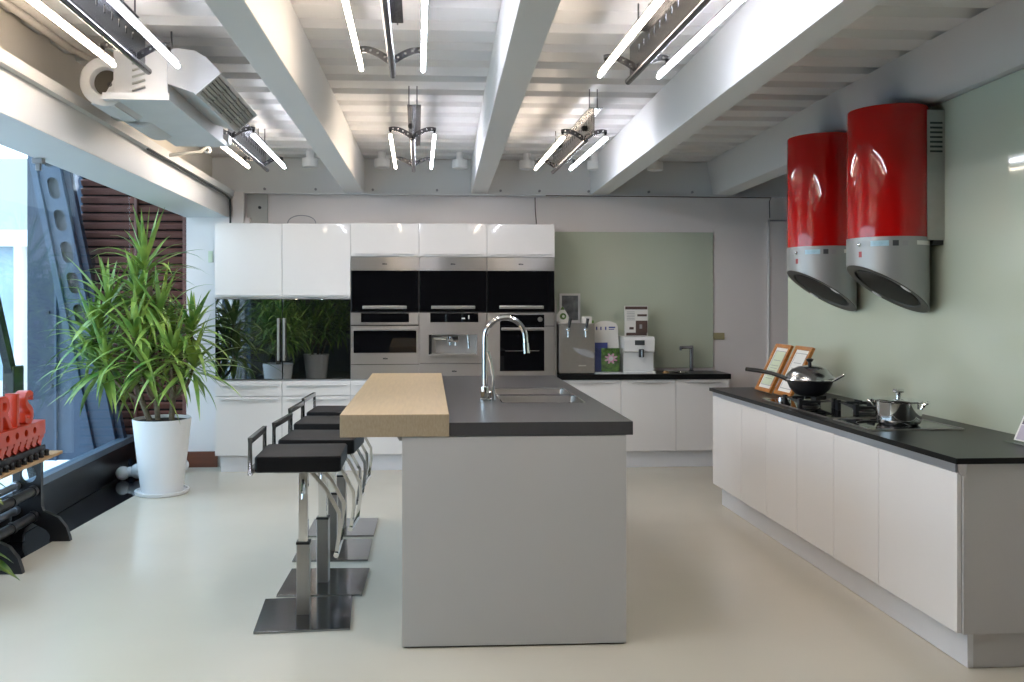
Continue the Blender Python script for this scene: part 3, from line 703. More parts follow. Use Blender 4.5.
# hobs
def hobplate(y0,y1,parent,x0=2.33,x1=2.80):
    B(x0,x1,y0,y1,.8605,.866,bev=.001).build('glass','bglass',parent)
    o=MB(); o.box(x0-.006,x1+.006,y0-.007,y0,.8605,.868); o.box(x0-.006,x1+.006,y1,y1+.007,.8605,.868); o.box(x0-.006,x0,y0,y1,.8605,.868); o.box(x1,x1+.006,y0,y1,.8605,.868)
    o.build('edge_trim','satin',parent)
t=thing('ceramic_hob','flat black glass hob with steel edge under the saucepan','hob',(2.55,4.55,.86)); hobplate(4.335,4.72,t)
z_=MB()
for yc in (4.53,):
    z_.loft([[(2.50+math.cos(2*PI*i/40)*r,yc+math.sin(2*PI*i/40)*r,.8665) for i in range(40)] for r in (.13,.134)],cap=False)
z_.build('zone_ring','ink_grey',t)
t=thing('gas_hob','black glass gas hob with two cast iron pan supports under the wok','hob',(2.55,5.25,.86)); hobplate(4.80,5.72,t)
for cx_,cy_ in ((2.455,5.32),(2.645,5.02)):
    b=MB().lathe([(.055,.866),(.055,.878),(.045,.885),(.03,.890),(.005,.892)],(cx_,cy_,0),20); bo=b.build('burner','black',t)
    MB().lathe([(.062,.866),(.064,.872),(.058,.875)],(cx_,cy_,0),20,cap=False).build('burner_ring','satin',bo)
    s_=MB(); q=.105
    s_.bar([(cx_-q,cy_-q,.905),(cx_+q,cy_-q,.905),(cx_+q,cy_+q,.905),(cx_-q,cy_+q,.915)],.018,.022,closed=True)
    for dx,dy in ((1,0),(-1,0),(0,1),(0,-1)): s_.box(min(cx_+dx*.035,cx_+dx*q)-.006*abs(dy),max(cx_+dx*.035,cx_+dx*q)+.006*abs(dy),min(cy_+dy*.035,cy_+dy*q)-.006*abs(dx),max(cy_+dy*.035,cy_+dy*q)+.006*abs(dx),.905,.929)
    for dx in (-q,q):
        for dy in (-q,q): s_.box(cx_+dx-.010,cx_+dx+.010,cy_+dy-.016,cy_+dy+.016,.866,.926,bev=.003)
    s_.build('pan_support','iron',t)
for y in (5.50,5.60):
    MB().cyl((2.40,y,.866),(2.40,y,.89),.02,.017,seg=16).build('knob','chrome',t)
# wok
wx,wy,wz=2.455,5.32,.930
t=thing('wok','black wok with steel-and-glass lid and long handle on the gas hob','wok',(wx,wy,wz))
MB().lathe([(.05,wz),(.08,wz+.008),(.115,wz+.045),(.138,wz+.098),(.142,wz+.098),(.136,wz+.09)],(wx,wy,0),36).build('pan','iron',t)
MB().lathe([(.138,wz+.099),(.140,wz+.104),(.132,wz+.130),(.105,wz+.160),(.065,wz+.178),(.02,wz+.185)],(wx,wy,0),36).build('lid','dark_chrome',t)
MB().lathe([(.142,wz+.097),(.144,wz+.101),(.142,wz+.105)],(wx,wy,0),36,cap=False).build('lid_rim','chrome',t)
MB().lathe([(.012,wz+.183),(.010,wz+.203),(.020,wz+.213),(.022,wz+.223),(.01,wz+.228)],(wx,wy,0),16).build('lid_knob','black',t)
dx,dy=-.80,.60
hp=[(wx+dx*a,wy+dy*a,wz+h) for a,h in ((.13,.092),(.17,.110),(.23,.128),(.31,.140),(.385,.146))]
MB().sweep(hp,[(math.cos(2*PI*i/10)*.018,math.sin(2*PI*i/10)*.013) for i in range(10)]).build('handle','black',t)
MB().cyl(hp[0],hp[1],.013,.014,seg=12).build('handle_ferrule','chrome',t)
dx,dy=.80,-.60; px_,py_=-dy,dx
MB().tube([(wx+dx*.134+px_*s*.04,wy+dy*.134+py_*s*.04,wz+.095) if e==0 else (wx+dx*.195+px_*s*.03,wy+dy*.195+py_*s*.03,wz+.135) for s,e in ((-1,0),(-1,1),(1,1),(1,0))],.007,8).build('side_handle','chrome',t)
# saucepan
px_,py_,pz_=2.575,4.52,.8675
t=thing('saucepan','shiny steel two-handled saucepan with lid on the flat glass hob','saucepan',(px_,py_,pz_))
MB().lathe([(.092,pz_),(.102,pz_+.008),(.109,pz_+.025),(.112,pz_+.115),(.115,pz_+.118),(.107,pz_+.115)],(px_,py_,0),36).build('pot','chrome',t)
MB().lathe([(.114,pz_+.119),(.115,pz_+.123),(.095,pz_+.130),(.05,pz_+.136),(.01,pz_+.138)],(px_,py_,0),36).build('lid','chrome',t)
kb=MB().cyl((px_,py_,pz_+.136),(px_,py_,pz_+.165),.013,.016,seg=12); kb.box(px_-.024,px_+.024,py_-.016,py_+.016,pz_+.160,pz_+.182,bev=.007); kb.build('lid_knob','chrome',t)
for s in (-1,1):
    ux,uy=s*.80,-s*.60
    vx,vy=-uy,ux
    P=[]
    for a,b,h in ((.110,-.045,.085),(.120,-.045,.108),(.136,-.040,.116),(.142,0,.117),(.136,.040,.116),(.120,.045,.108),(.110,.045,.085)):
        P.append((px_+ux*a+vx*b,py_+uy*a+vy*b,pz_+h))
    MB().tube(P,.0065,8).build('handle','chrome',t)
# certificates leaning on the glass wall
def cert(y0,y1,xb,lab,pm):
    W=y1-y0; Hh=.365; a=math.radians(26)
    t=thing('certificate_frame',lab,'picture frame',(xb,(y0+y1)/2,.861),'framed certificates')
    lean=Matrix.Translation((xb,y0,.867)) @ Matrix.Rotation(a,4,'Y')
    mb=MB().plate([0,.026,W-.026,W],[0,.026,Hh-.026,Hh],{(1,1)},'yz',-.011,.009); mb.xform(lean); mb.build('frame','frame_wood',t)
    m2=MB().box(-.002,.006,.026,W-.026,.026,Hh-.026); m2.xform(lean); m2.build('mount','paper',t)
    m2=MB().box(-.004,-.002,.05,W-.05,.055,Hh-.055); m2.xform(lean); m2.build('certificate',pm,t)
    m2=MB()
    m2.plate([.046,.049,W-.049,W-.046],[.05,.053,Hh-.053,Hh-.05],{(1,1)},'yz',-.0045,-.002)
    for z in (.10,.12,.14,.16,.18,.20,.24): m2.box(-.005,-.004,.075,W-.075,z,z+.0035)
    m2.xform(lean); m2.build('printing','ink_grey',t)
cert(6.085,6.345,2.518,'honey wood framed green certificate leaning on the wall, farther from the wok','paper_green')
cert(5.79,6.05,2.538,'honey wood framed white certificate leaning on the wall right behind the wok','paper')
# leaflet stand at the near end
t=thing('leaflet_stand','purple-grey leaflet in a clear stand at the near end of the hob worktop','leaflet',(2.8,3.84,.861))
ln=Matrix.Translation((2.80,3.74,.866)) @ Matrix.Rotation(math.radians(24),4,'Y')
m2=MB().box(.002,.006,0,.20,0,.24,bev=.001); m2.xform(ln); m2.build('stand','acrylic',t)
m2=MB().box(-.0015,.0015,.004,.192,.006,.236); m2.xform(ln); m2.build('leaflet','paper',t)
m2=MB().box(-.0035,-.0016,.008,.178,.085,.225); m2.xform(ln); m2.build('upper_print','ink_purple',t)
m2=MB().box(-.0035,-.0016,.008,.178,.012,.080); m2.xform(ln); m2.build('lower_print','pale_purple',t)
B(2.755,2.835,3.74,3.94,.8615,.866,bev=.001).build('foot','acrylic',t)

for o in COL.objects:
    if o.parent is None and o.name.split('.')[0] in ('ceramic_hob','gas_hob','wok','saucepan','certificate_frame','leaflet_stand'):
        o.location=(o.location.x*.971,o.location.y*.971,o.location.z+.019)

# ------------------------------------------------------------------ red cooker hoods
def hood(cx_,cy_,lab):
    r=.213; zc=1.878; zt=2.60; t=thing('cooker_hood',lab,'cooker hood',(cx_,cy_,1.46),'red cylinder hoods')
    MB().lathe([(r,zc),(r,zt-.008),(r-.004,zt),(r-.012,zt),(r-.012,zc)],(cx_,cy_,0),64,cap=False).build('red_cylinder','red',t)
    sl=lambda x: 1.594-.63*(x-cx_)     # plane of the slanted mouth, low towards the wall
    N_=64
    ring=lambda rr,off: [(cx_+math.cos(2*PI*i/N_)*rr, cy_+math.sin(2*PI*i/N_)*rr, sl(cx_+math.cos(2*PI*i/N_)*rr)+off) for i in range(N_)]
    top=lambda rr: [(cx_+math.cos(2*PI*i/N_)*rr, cy_+math.sin(2*PI*i/N_)*rr, zc) for i in range(N_)]
    MB().loft([top(r-.002),top(r+.001),ring(r+.001,0),ring(r-.006,0)],cap=False).build('collar','hood',t)
    MB().loft([ring(r-.001,.001),ring(r-.006,-.004),ring(r*.80,.0),ring(r*.79,.012)],cap=False).build('mouth_rim','hood_rim',t)
    MB().loft([ring(r*.795,.012),ring(r*.72,.02)],cap=False).build('suction_gap','black',t)
    fl=MB().loft([ring(r*.735,.012),ring(r*.73,.002),ring(r*.70,.0),ring(.02,.0)],cap=False); fl._face([v for v in list(fl.bm.verts)[-N_:]]); fl.build('filter','hood_filter',t)
    for s in (-1,1):   # two lights in the rim
        c=Vector((cx_+.02*s+.02, cy_+s*r*.88, 0)); c.z=sl(c.x)-.003
        b=MB().ball((0,0,0),.03,1.2,.45,.18,seg=12,rot=Matrix.Rotation(math.atan(.63),4,'Y')); b.xform(Matrix.Translation(c)); b.build('lamp','white',t)
    # control strip on the camera side
    def strip(n,m,a0,a1,z0,z1):
        a0,a1=math.radians(a0),math.radians(a1); k=8
        o=MB(); pts=[a0+(a1-a0)*i/k for i in range(k+1)]
        o.loft([[(cx_+math.cos(a)*rr,cy_+math.sin(a)*rr,z) for rr,z in ((r-.002,z0),(r+.0025,z0),(r+.0025,z1),(r-.002,z1))] for a in pts]); o.build(n,m,t)
    strip('display','display',-142,-117,1.826,1.856)
    strip('button','ink',-112,-104,1.826,1.856)
    strip('button','ink_grey',-99,-91,1.826,1.854)
    strip('label_strip','paper',-76,-38,1.832,1.855)
    strip('switch','switch_red',-161,-156,1.768,1.80)
    MB().ball((cx_+math.cos(math.radians(-160))*(r+.002),cy_+math.sin(math.radians(-160))*(r+.002),1.838),.012,seg=10).build('sensor','chrome',t)
    # wall duct
    B(cx_+.13,2.8845,cy_-.172,cy_+.172,1.86,2.575,bev=.003).build('wall_duct','satin',t)
    g_=MB()
    for k in range(7):
        z=2.34+k*.026
        g_.box(2.80,2.87,cy_-.175,cy_-.172,z,z+.011)
    g_.build('vent','cable',t)
    B(cx_+.17,2.8845,cy_-.16,cy_+.16,1.835,1.86).build('duct_bottom','black',t)
    return t
hood(2.655,4.775,'nearer red and silver cylinder cooker hood, above the flat glass hob')
hood(2.655,5.585,'farther red and silver cylinder cooker hood, above the gas hob and wok')

# ------------------------------------------------------------------ suspended tube lights
def lamp(xc,y1,lab,L=1.35):
    zt=2.60; y0=y1-L; t=thing('suspended_light',lab,'ceiling light',(xc,(y0+y1)/2,2.6),'suspended twin tube lights')
    cy0=y0-(.30 if xc>-1.2 or y1<5 else .06); cy1=y1-.02
    # slotted channel: web with a row of slots, two flanges
    hs=[]; k=int((cy1-cy0-.1)/.085)
    for i in range(k): hs.append(rrect(cy0+.06+i*.085,cy0+.080+i*.085,2.662,2.700,.009,3))
    place2d('web',curve_mesh('web',[[(cy0,2.585),(cy1,2.585),(cy1,2.735),(cy0,2.735)]]+hs,.0025),'channel',t,(xc,0,0),(0,1,0),(0,0,1))
    MB().box(xc-.03,xc+.055,cy0,cy1-.25,2.731,2.736).build('flange','channel',t)
    MB().tube([(xc+.002,y0-.02,2.582),(xc+.002,cy1+.05,2.582)],.016,12).build('lower_pipe','channel',t)
    for yb in (y0+.03,y1-.14):
        for s in (-1,1):
            # curved perforated arm
            up_=[]; lo=[]
            for i in range(9):
                u=i/8; x=xc+s*(.004+.150*u); zc=2.600+.052*math.sin(u*PI*.62); h=.020-.008*u
                up_.append((x,zc+h)); lo.append((x,zc-h))
            loop=up_+lo[::-1]; hl=[circ(xc+s*(.03+.032*i),2.600+.052*math.sin((.03+.032*i)/.154*PI*.62),.006,8) for i in range(4)]
            place2d('arm',curve_mesh('arm',[loop]+hl,.003),'channel',t,(0,yb,0),(1,0,0),(0,0,1))
            B(xc+s*.143-.006,xc+s*.143+.006,yb-.008,yb+.008,2.61,2.645).build('tube_clip','black',t)
    for s in (-1,1):
        MB().tube([(xc+s*.143,y0,zt),(xc+s*.143,y1,zt)],.0102,12).build('tube','tube_warm' if s<0 else 'tube_cool',t)
        MB().box(xc+s*.143-.009,xc+s*.143+.009,y0+.01,y1-.01,2.6165,2.624).build('tube_carrier','satin',t)
    for yy in (cy0+.05,y1-.25):
        for dx in (-.02,.03): MB().cyl((xc+dx,yy,2.73),(xc+dx,yy,2.862),.004,seg=6).build('hanger_rod','channel',t)
    MB().ball((xc-.01,y0-.02,2.66),.02,seg=10).build('cable_gland','black',t)
    return t
for xc,y1,lab in ((-1.24,4.06,'front left suspended twin tube light over the air conditioning unit'),(-1.212,7.07,'rear left suspended twin tube light near the left wall'),
   (-.118,4.06,'front middle suspended twin tube light between the first two beams'),(-.035,7.02,'rear middle suspended twin tube light between the first two beams'),
   (1.01,4.11,'front right suspended twin tube light beside the bright beam'),(1.10,7.03,'rear right suspended twin tube light beside the bright beam')):
    lamp(xc,y1,lab,1.75 if y1<5 else 1.35)
# white cylinder downlights
for k,(x,lab) in enumerate(((-.956,'white can downlight between the left lamp and the first beam'),(-.319,'white can downlight just right of the first beam'),(.378,'white can downlight just left of the middle beam'),(.983,'white can downlight right of the middle beam'),(1.603,'white can downlight at the bright right beam'),(2.155,'dim white can downlight between the two right beams'))):
    t=thing('can_downlight',lab,'downlight',(x,7.8,2.72),'white can downlights')
    MB().lathe([(.062,2.716),(.069,2.720),(.069,2.788),(.064,2.796),(.035,2.798)],(x,7.8,0),24).build('can','can',t)
    MB().lathe([(.035,2.797),(.033,2.845),(.035,2.861)],(x,7.8,0),18).build('neck','can',t)
    MB().lathe([(.052,2.7145),(.02,2.7155)],(x,7.8,0),18).build('lens','white',t)

# ------------------------------------------------------------------ air conditioning unit
t=thing('air_conditioner','white ceiling fan-coil air conditioner with duct hood and round fan housing','air conditioner',(-1.3,4.8,2.48))
B(-1.452,-1.195,4.25,5.44,2.512,2.735,bev=.006).build('casing','duct',t)
tr=MB().plate([-1.49,-1.18],[4.215,5.47],set(),'xy',2.48,2.487); tr.box(-1.49,-1.18,4.215,4.221,2.487,2.512); tr.box(-1.49,-1.18,5.464,5.47,2.487,2.512); tr.box(-1.49,-1.484,4.221,5.464,2.487,2.512); tr.box(-1.186,-1.18,4.221,5.464,2.487,2.512)
tr.build('drip_tray','duct',t)
# round fan housing
fc=(-1.495,2.575); R1=.118
o=MB(); outer=lambda y,r: [(fc[0]+math.cos(2*PI*i/40)*r,y,fc[1]+math.sin(2*PI*i/40)*r) for i in range(40)]
o.loft([outer(4.30,.062),outer(4.262,.064),outer(4.255,.070),outer(4.255,R1-.01),outer(4.262,R1),outer(4.62,R1),outer(4.63,R1-.01)],cap=True); o.build('fan_housing','duct',t)
o=MB(); o.hexa([(fc[0]-.07,4.27,2.47),(-1.45,4.27,2.458),(-1.45,4.6,2.458),(fc[0]-.07,4.6,2.47),(fc[0],4.27,2.52),(-1.45,4.27,2.6),(-1.45,4.6,2.6),(fc[0],4.6,2.52)]); o.build('fan_outlet','duct',t)
MB().cyl((fc[0]+.003,4.295,fc[1]),(fc[0]+.003,4.34,fc[1]),.064,seg=28).build('fan_inside','duct_dark',t)
h_=MB().cyl((fc[0]+.02,4.27,fc[1]-.012),(fc[0]+.02,4.296,fc[1]-.012),.012,seg=12); h_.build('fan_hub','black',t)
o=MB(); o.loft([outer(4.75,R1-.01),outer(4.76,R1),outer(5.15,R1),outer(5.16,R1-.01)]); o.build('fan_housing','duct',t)
B(-1.60,-1.46,4.64,4.74,2.48,2.60,bev=.01).build('fan_motor','grey_plastic',t)
# supply hood with slanted grille
cs=[(-1.195,2.565),(-1.195,2.73),(-1.152,2.738),(-1.07,2.728),(-1.02,2.700),(-.952,2.63),(-1.072,2.525),(-1.10,2.535)]
MB().prism(cs,'y',4.252,5.20).build('supply_duct','duct',t)
A=Vector((-.952,0,2.63)); C_=Vector((-1.072,0,2.525)); dv=(C_-A).normalized(); nv=Vector((.66,0,-.75)).normalized()
def onface(u,y,h): p=A+dv*u+nv*h; return (p.x,y,p.z)
W_=(C_-A).length
o=MB()
for u0,u1,y0,y1 in ((0,.016,4.25,5.2),(W_-.016,W_,4.25,5.2),(.016,W_-.016,4.25,4.27),(.016,W_-.016,5.18,5.2)):
    o.hexa([onface(u0,y0,0),onface(u1,y0,0),onface(u1,y1,0),onface(u0,y1,0),onface(u0,y0,.012),onface(u1,y0,.012),onface(u1,y1,.012),onface(u0,y1,.012)])
o.build('grille_frame','duct',t)
o=MB()
for k in range(6):
    u=.02+k*.0205
    o.hexa([onface(u,4.27,.001),onface(u+.012,4.27,.001),onface(u+.012,5.18,.001),onface(u,5.18,.001),onface(u+.006,4.27,.010),onface(u+.016,4.27,.010),onface(u+.016,5.18,.010),onface(u+.006,5.18,.010)])
for y in (4.50,4.74,4.98): o.hexa([onface(.016,y,.001),onface(W_-.016,y,.001),onface(W_-.016,y+.006,.001),onface(.016,y+.006,.001),onface(.016,y,.011),onface(W_-.016,y,.011),onface(W_-.016,y+.006,.011),onface(.016,y+.006,.011)])
o.build('grille','grille',t)
for s in (-1.43,-1.22):
    for y in (4.4,5.3): MB().cyl((s,y,2.73),(s,y,2.863),.005,seg=6).build('hanger_rod','channel',t)
o=MB()
for k in range(6): o.tube([(-1.36,4.244,2.53+.032*k),(-1.33,4.240,2.538+.032*k),(-1.30,4.244,2.55+.032*k)],.006,6)
o.build('coil_ends','grille',t)
vb=MB().box(-1.25,-1.17,5.48,5.56,2.50,2.56,bev=.008); vb.build('valve_box','white',t)
# pipe bundle along the corner of wall and ceiling
t=thing('pipe_bundle','cream wrapped pipes running along the corner of left wall and ceiling','pipes',(-1.84,2,2.79))
for k,(x,z,r) in enumerate(((-1.79,2.832,.028),(-1.735,2.834,.026),(-1.69,2.842,.018))):
    MB().tube([(x,-3.2,z),(x,0,z),(x,3.9,z),(x+.02,4.5,z-.01),(x+.12,4.62,z-.05),(-1.5,4.68,2.66)],r,12).build('pipe','foil',t)
# drain pipe and camera
tag(MB().tube([(-1.76,6.0,2.497),(-1.66,6.03,2.522),(-1.50,6.13,2.56),(-1.46,6.14,2.60),(-1.46,6.14,2.86)],.012,8).build('drain_pipe','plate_grey'),'thin grey drain pipe slanting from the left beam towards the air conditioner','pipe')
t=thing('security_camera','small white security camera at the end of the thin drain pipe','camera',(-1.50,6.3,2.6))
MB().ball((-1.49,6.28,2.60),.028,seg=14).build('body','white',t); MB().cyl((-1.485,6.258,2.595),(-1.483,6.248,2.594),.013,seg=12).build('lens','black',t); MB().cyl((-1.49,6.28,2.62),(-1.49,6.30,2.862),.01,seg=8).build('stem','white',t)
tag(MB().tube([(-1.70,5.6,2.485),(-1.71,6.8,2.483),(-1.715,7.9,2.478),(-1.712,8.06,2.46),(-1.712,8.08,2.36),(-1.712,8.08,2.23)],.009,6).build('power_cable','cable'),'dark cable running along the left beam down to the tall wall cabinet','cable')
tag(MB().tube([(-1.20,8.12,2.225)]+[(-1.07-.13*math.cos(a),8.12,2.235+.085*math.sin(a)**.8) for a in [PI*i/14 for i in range(1,14)]]+[(-.94,8.12,2.225)],.0045,6).build('power_cable','ink_grey'),'short looped cable rising above the second tall wall cabinet','cable')

# ------------------------------------------------------------------ potted plant
PX,PY=-2.035,7.075
t=thing('potted_plant','large spiky green dragon plant in a tall white pot by the louvres','plant',(PX,PY,0),'dragon plants')
MB().lathe([(.195,.0),(.203,.004),(.208,.028),(.196,.030),(.190,.014),(.02,.012)],(PX,PY,0),40).build('saucer','pot',t)
MB().lathe([(.150,.014),(.158,.018),(.170,.10),(.222,.560),(.226,.590),(.222,.596),(.212,.592),(.205,.55)],(PX,PY,0),44).build('pot','pot',t)
MB().lathe([(.208,.572),(.10,.580),(.01,.584)],(PX,PY,0),28).build('soil','soil',t)
heads=[(-2.16,PY,1.80),(-2.44,PY-.05,1.50),(-2.56,PY-.02,1.27),(-2.04,PY-.05,1.40),(-1.80,PY+.0,1.30),(-2.42,PY-.15,1.06),(-1.90,PY-.20,1.12),(-2.18,PY-.22,1.25),(-2.24,PY+.15,1.48),(-1.78,PY-.05,1.02),(-2.54,PY+.05,1.0),(-2.12,PY-.16,1.03),(-2.0,PY+.16,1.2),(-2.22,PY-.05,1.60)]
stems=[((PX-.03,PY,.55),(-2.12,PY+.02,1.1),(-2.14,PY,1.80)),((PX-.08,PY-.02,.55),(-2.28,PY-.03,.95),(-2.36,PY-.05,1.48)),((PX+.07,PY,.55),(-1.92,PY,.95),(-1.99,PY-.05,1.36))]
for a,b,c in stems:
    P=[]
    for i in range(11):
        u=i/10; P.append(Vector(a)*(1-u)**2+Vector(b)*2*u*(1-u)+Vector(c)*u*u)
    MB().tube(P,.022,10).build('trunk','trunk',t)
sb=MB()
for hx,hy,hz in heads[2:]:
    base=Vector((PX+(hx-PX)*.35,PY+(hy-PY)*.4,.75)); tip=Vector((hx,hy,hz)); mid=(base+tip)/2+Vector(((hx-PX)*.2,0,-.08))
    sb.tube([base*(1-u)**2+mid*2*u*(1-u)+tip*u*u for u in [i/7 for i in range(8)]],.012,7)
sb.build('branches','trunk',t)
def leaf(mb,p,az,el,Ln,wd,droop):
    d=Vector((math.cos(az)*math.cos(el),math.sin(az)*math.cos(el),math.sin(el)))
    pts=[]; cur=Vector(p); n=7; step=Ln/n
    for i in range(n+1):
        pts.append(cur.copy()); cur=cur+d*step
        d=(d+Vector((0,0,-droop*(.35+.9*i/n)*step*3.2))).normalized()
    side=Vector((-math.sin(az),math.cos(az),0))
    rows=[]
    for i,q in enumerate(pts):
        u=i/n; w_=wd*(min(1,.45+u*2.2) if u<.3 else (1-((u-.3)/.7)**1.7))
        w_=max(w_,.001)
        dd=(pts[min(i+1,n)]-pts[max(i-1,0)]).normalized(); nn=side.cross(dd).normalized()
        if nn.z<0: nn=-nn
        rows.append([mb.bm.verts.new(q+side*w_/2+nn*w_*.18),mb.bm.verts.new(q),mb.bm.verts.new(q-side*w_/2+nn*w_*.18)])
    for a,b in zip(rows,rows[1:]):
        for j in (0,1): mb.bm.faces.new([a[j],a[j+1],b[j+1],b[j]])
rng=random.Random(11)
for hi,(hx,hy,hz) in enumerate(heads):
    mb=MB(); cnt=30 if hi==0 else 36
    out=math.atan2(hy-PY,hx-PX)
    for k in range(cnt):
        u=k/cnt
        az=k*2.399+rng.uniform(-.25,.25)
        el=math.radians(78-118*u+rng.uniform(-10,10))
        if hi==0: el=math.radians(80-85*u+rng.uniform(-8,8))
        Ln=rng.uniform(.34,.56)*(1.0 if u>.15 else .8)
        if hi==0: Ln=rng.uniform(.38,.55)
        leaf(mb,(hx+rng.uniform(-.012,.012),hy+rng.uniform(-.012,.012),hz-.10*u+.02),az,el,Ln,rng.uniform(.034,.052),rng.uniform(.35,1.5) if u>.2 else rng.uniform(.1,.4))
    mb.build('foliage','leaf',t,smooth=60,normals=False)
plant_root=t
dup(t,(-2.10,2.45,0),'large dragon plant seen mirrored in the left black fridge door',1.2)
dup(t,(-1.80,.1,0),'tall dragon plant seen mirrored in the right black fridge door',2.6)
# ornament lying behind the pot on the granite
t=thing('ceramic_ornament','white rounded ceramic ornament lying on black granite behind the plant pot','ornament',(-2.33,7.75,0))
o=MB(); o.ball((-2.515,7.60,.058),.060,seg=18); o.ball((-2.455,7.61,.068),.044,seg=14); o.ball((-2.395,7.62,.072),.066,seg=18); o.ball((-2.10,7.92,.062),.058,seg=16); o.tube([(-2.40,7.62,.07),(-2.26,7.75,.062),(-2.10,7.92,.062)],.033,12); o.build('body','ceramic',t,smooth=70)

# ------------------------------------------------------------------ bench with the orange letters
t=thing('bench','low black iron bench with wooden plank top at the window','bench',(-2.46,5.4,0))
B(-2.575,-2.36,4.70,5.95,.512,.532,bev=.003).build('plank_top','plank',t)
for ly in (5.02,5.69):
    foot=[(-2.56,.51),(-2.56,.20),(-2.57,.10),(-2.575,0),(-2.50,0),(-2.50,.04),(-2.48,.09),(-2.44,.12),(-2.40,.10),(-2.355,.075),(-2.335,.05),(-2.33,.03),(-2.335,0),(-2.205,0),(-2.21,.025),(-2.232,.09),(-2.28,.15),(-2.33,.175),(-2.372,.195),(-2.385,.23),(-2.385,.51)]
    place2d('leg',curve_mesh('leg',[foot,circ(-2.465,.425,.052,24)],.018),'iron',t,(0,ly,0),(1,0,0),(0,0,1))
for x,z,r,m in ((-2.425,.325,.030,'iron'),(-2.425,.165,.030,'iron'),(-2.53,.36,.022,'alu'),(-2.53,.205,.022,'alu')):
    o=MB().cyl((x,5.03,z),(x,5.68,z),r,seg=16)
    for y in (5.06,5.36,5.64): o.cyl((x,y-.02,z),(x,y+.02,z),r+.006,seg=16)
    o.build('cross_tube',m,t)
t=thing('letter_sign','orange three-dimensional letters on a pierced orange base on the bench','sign',(-2.46,5.3,.532))
B(-2.56,-2.405,4.75,5.79,.5325,.60,bev=.004).build('black_plinth','iron',t)
for k in range(13):
    pk=MB().cyl((-2.385,4.80+k*.08,.533),(-2.385,4.80+k*.08,.556),.017,.012,seg=8); pk.ball((-2.385,4.80+k*.08,.56),.016,seg=8); pk.build('peg','black',t)
B(-2.52,-2.43,4.82,5.74,.60,.672).build('inner_core','orange',t)
for k in range(11):
    y=4.86+k*.085
    cu_=MB().bar([(-2.42,y,.612),(-2.42,y+.035,.665),(-2.42,y+.07,.675)],.05,.016,up=(1,0,0)); cu_.tube([(-2.42,y+.02+.02*math.cos(a),.632+.018*math.sin(a)) for a in [2*PI*i/8 for i in range(8)]],.008,6,closed=True)
    cu_.build('curl','orange',t)
hl=[circ(y,.715,.022,18) for y in (4.90,5.02,5.14,5.26,5.38,5.50,5.62)]
place2d('base',curve_mesh('base',[[(4.80,.672),(5.775,.672),(5.775,.762),(4.80,.762)]]+hl,.055),'orange',t,(-2.455,0,0),(0,1,0),(0,0,1))
B(-2.47,-2.44,4.81,5.765,.68,.755).build('base_core','orange',t)
for ch,y in (('P',4.80),('A',4.98),('R',5.19),('I',5.40),('S',5.525)):
    me=curve_mesh('letter',text=ch,size=.285,depth=.03,bevel=.006)
    place2d('letter',me,'orange',t,(-2.455,y,.765),(0,1,0),(0,0,1))
# slanted prop outside the glass
t=thing('steel_prop','black slanted steel prop outside the window, seen behind the orange letters','prop',(-2.9,6.9,-.16))
MB().bar([(-2.9,6.95,-.158),(-2.9,6.54,.717),(-2.9,6.24,1.36),(-2.9,5.94,2.0)],.075,.05,up=(1,0,0)).build('bar','iron',t)
MB().box(-2.94,-2.86,6.36,6.52,.78,1.06,bev=.008).build('clamp','black',t)
B(-2.98,-2.82,6.85,7.05,-.159,-.145).build('foot_plate','iron',t)
# trailing house plant at the very left
t=thing('trailing_houseplant','dark green leafy houseplant in a pot beside the near end of the bench','plant',(-2.32,4.38,0))
MB().lathe([(.10,0),(.115,.01),(.13,.22),(.14,.23),(.125,.23),(.12,.20)],(-2.32,4.38,0),28).build('pot','pot',t)
MB().lathe([(.118,.20),(.01,.21)],(-2.32,4.38,0),20).build('soil','soil',t)
lm=MB(); stm=MB()
def bleaf(p,az,el,L_,W_):
    d=Vector((math.cos(az)*math.cos(el),math.sin(az)*math.cos(el),math.sin(el))); s=Vector((-math.sin(az),math.cos(az),0)); n_=s.cross(d)
    rows=[]
    for i in range(8):
        u=i/7; w=W_*math.sin(PI*min(1,u*.92+.06))**.8*(1-.35*u); q=Vector(p)+d*L_*u-Vector((0,0,.35*L_*u*u))
        rows.append([lm.bm.verts.new(q+s*w/2-n_*w*.1),lm.bm.verts.new(q),lm.bm.verts.new(q-s*w/2-n_*w*.1)])
    for a,b in zip(rows,rows[1:]):
        for j in (0,1): lm.bm.faces.new([a[j],a[j+1],b[j+1],b[j]])
rg=random.Random(3)
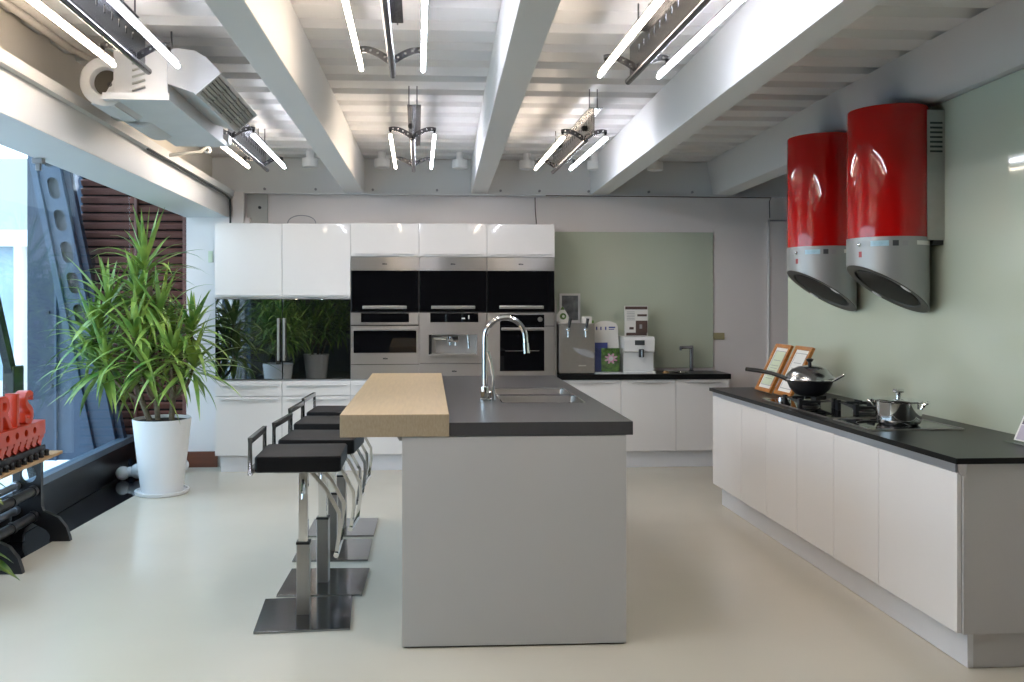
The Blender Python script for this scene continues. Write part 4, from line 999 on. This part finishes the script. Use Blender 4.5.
for k in range(26):
    az=rg.uniform(0,2*PI); h=rg.uniform(.25,.78); rr=rg.uniform(.04,.17)
    tip=Vector((-2.32+math.cos(az)*rr,4.38+math.sin(az)*rr,h)); stm.tube([(-2.32,4.38,.2),(-2.32+math.cos(az)*rr*.4,4.38+math.sin(az)*rr*.4,h*.7),tip],.004,5); bleaf(tip,az,rg.uniform(-.4,.5),rg.uniform(.12,.17),rg.uniform(.06,.085))
for y_,x_,z_ in ((4.46,-2.17,.66),(4.48,-2.18,.60),(4.50,-2.15,.24),(4.52,-2.14,.19),(4.49,-2.16,.28)):
    stm.tube([(-2.32,4.38,.21),(-2.25,4.42,max(z_,.3)),(x_-.02,y_,z_)],.004,5); bleaf((x_-.02,y_,z_),rg.uniform(-.3,.6),-.25,.15,.08)
lm.build('foliage','leaf2',t,smooth=60,normals=False); stm.build('stems','leaf2',t)

# ------------------------------------------------------------------ light and camera
wd=bpy.data.worlds.new('World'); SC.world=wd; wd.use_nodes=True
nt=wd.node_tree; bg=nt.nodes['Background']
tc=nt.nodes.new('ShaderNodeTexCoord'); sp=nt.nodes.new('ShaderNodeSeparateXYZ'); rp=nt.nodes.new('ShaderNodeValToRGB')
nt.links.new(tc.outputs['Generated'],sp.inputs['Vector']); nt.links.new(sp.outputs['Z'],rp.inputs['Fac'])
rp.color_ramp.elements[0].color=(.80,.87,.96,1); rp.color_ramp.elements[1].color=(.54,.75,1.0,1)
nt.links.new(rp.outputs['Color'],bg.inputs['Color']); bg.inputs['Strength'].default_value=3.8
cam=bpy.data.cameras.new('camera'); co=bpy.data.objects.new('camera',cam); COL.objects.link(co)
co.location=(0,0,1.52); co.rotation_euler=(PI/2,0,math.radians(-3.5))
cam.sensor_width=36; cam.lens=870/1024*36; cam.shift_x=.04004; cam.shift_y=-.0381; cam.clip_start=.05
SC.camera=co
SC.view_settings.view_transform='Standard'; SC.view_settings.look='None'; SC.view_settings.gamma=1; SC.view_settings.use_curve_mapping=False
SC.view_settings.exposure=0.50
SC.cycles.use_denoising=True
SC.cycles.max_bounces=10; SC.cycles.diffuse_bounces=5; SC.cycles.glossy_bounces=5; SC.cycles.transparent_max_bounces=12
SC.cycles.sample_clamp_indirect=6
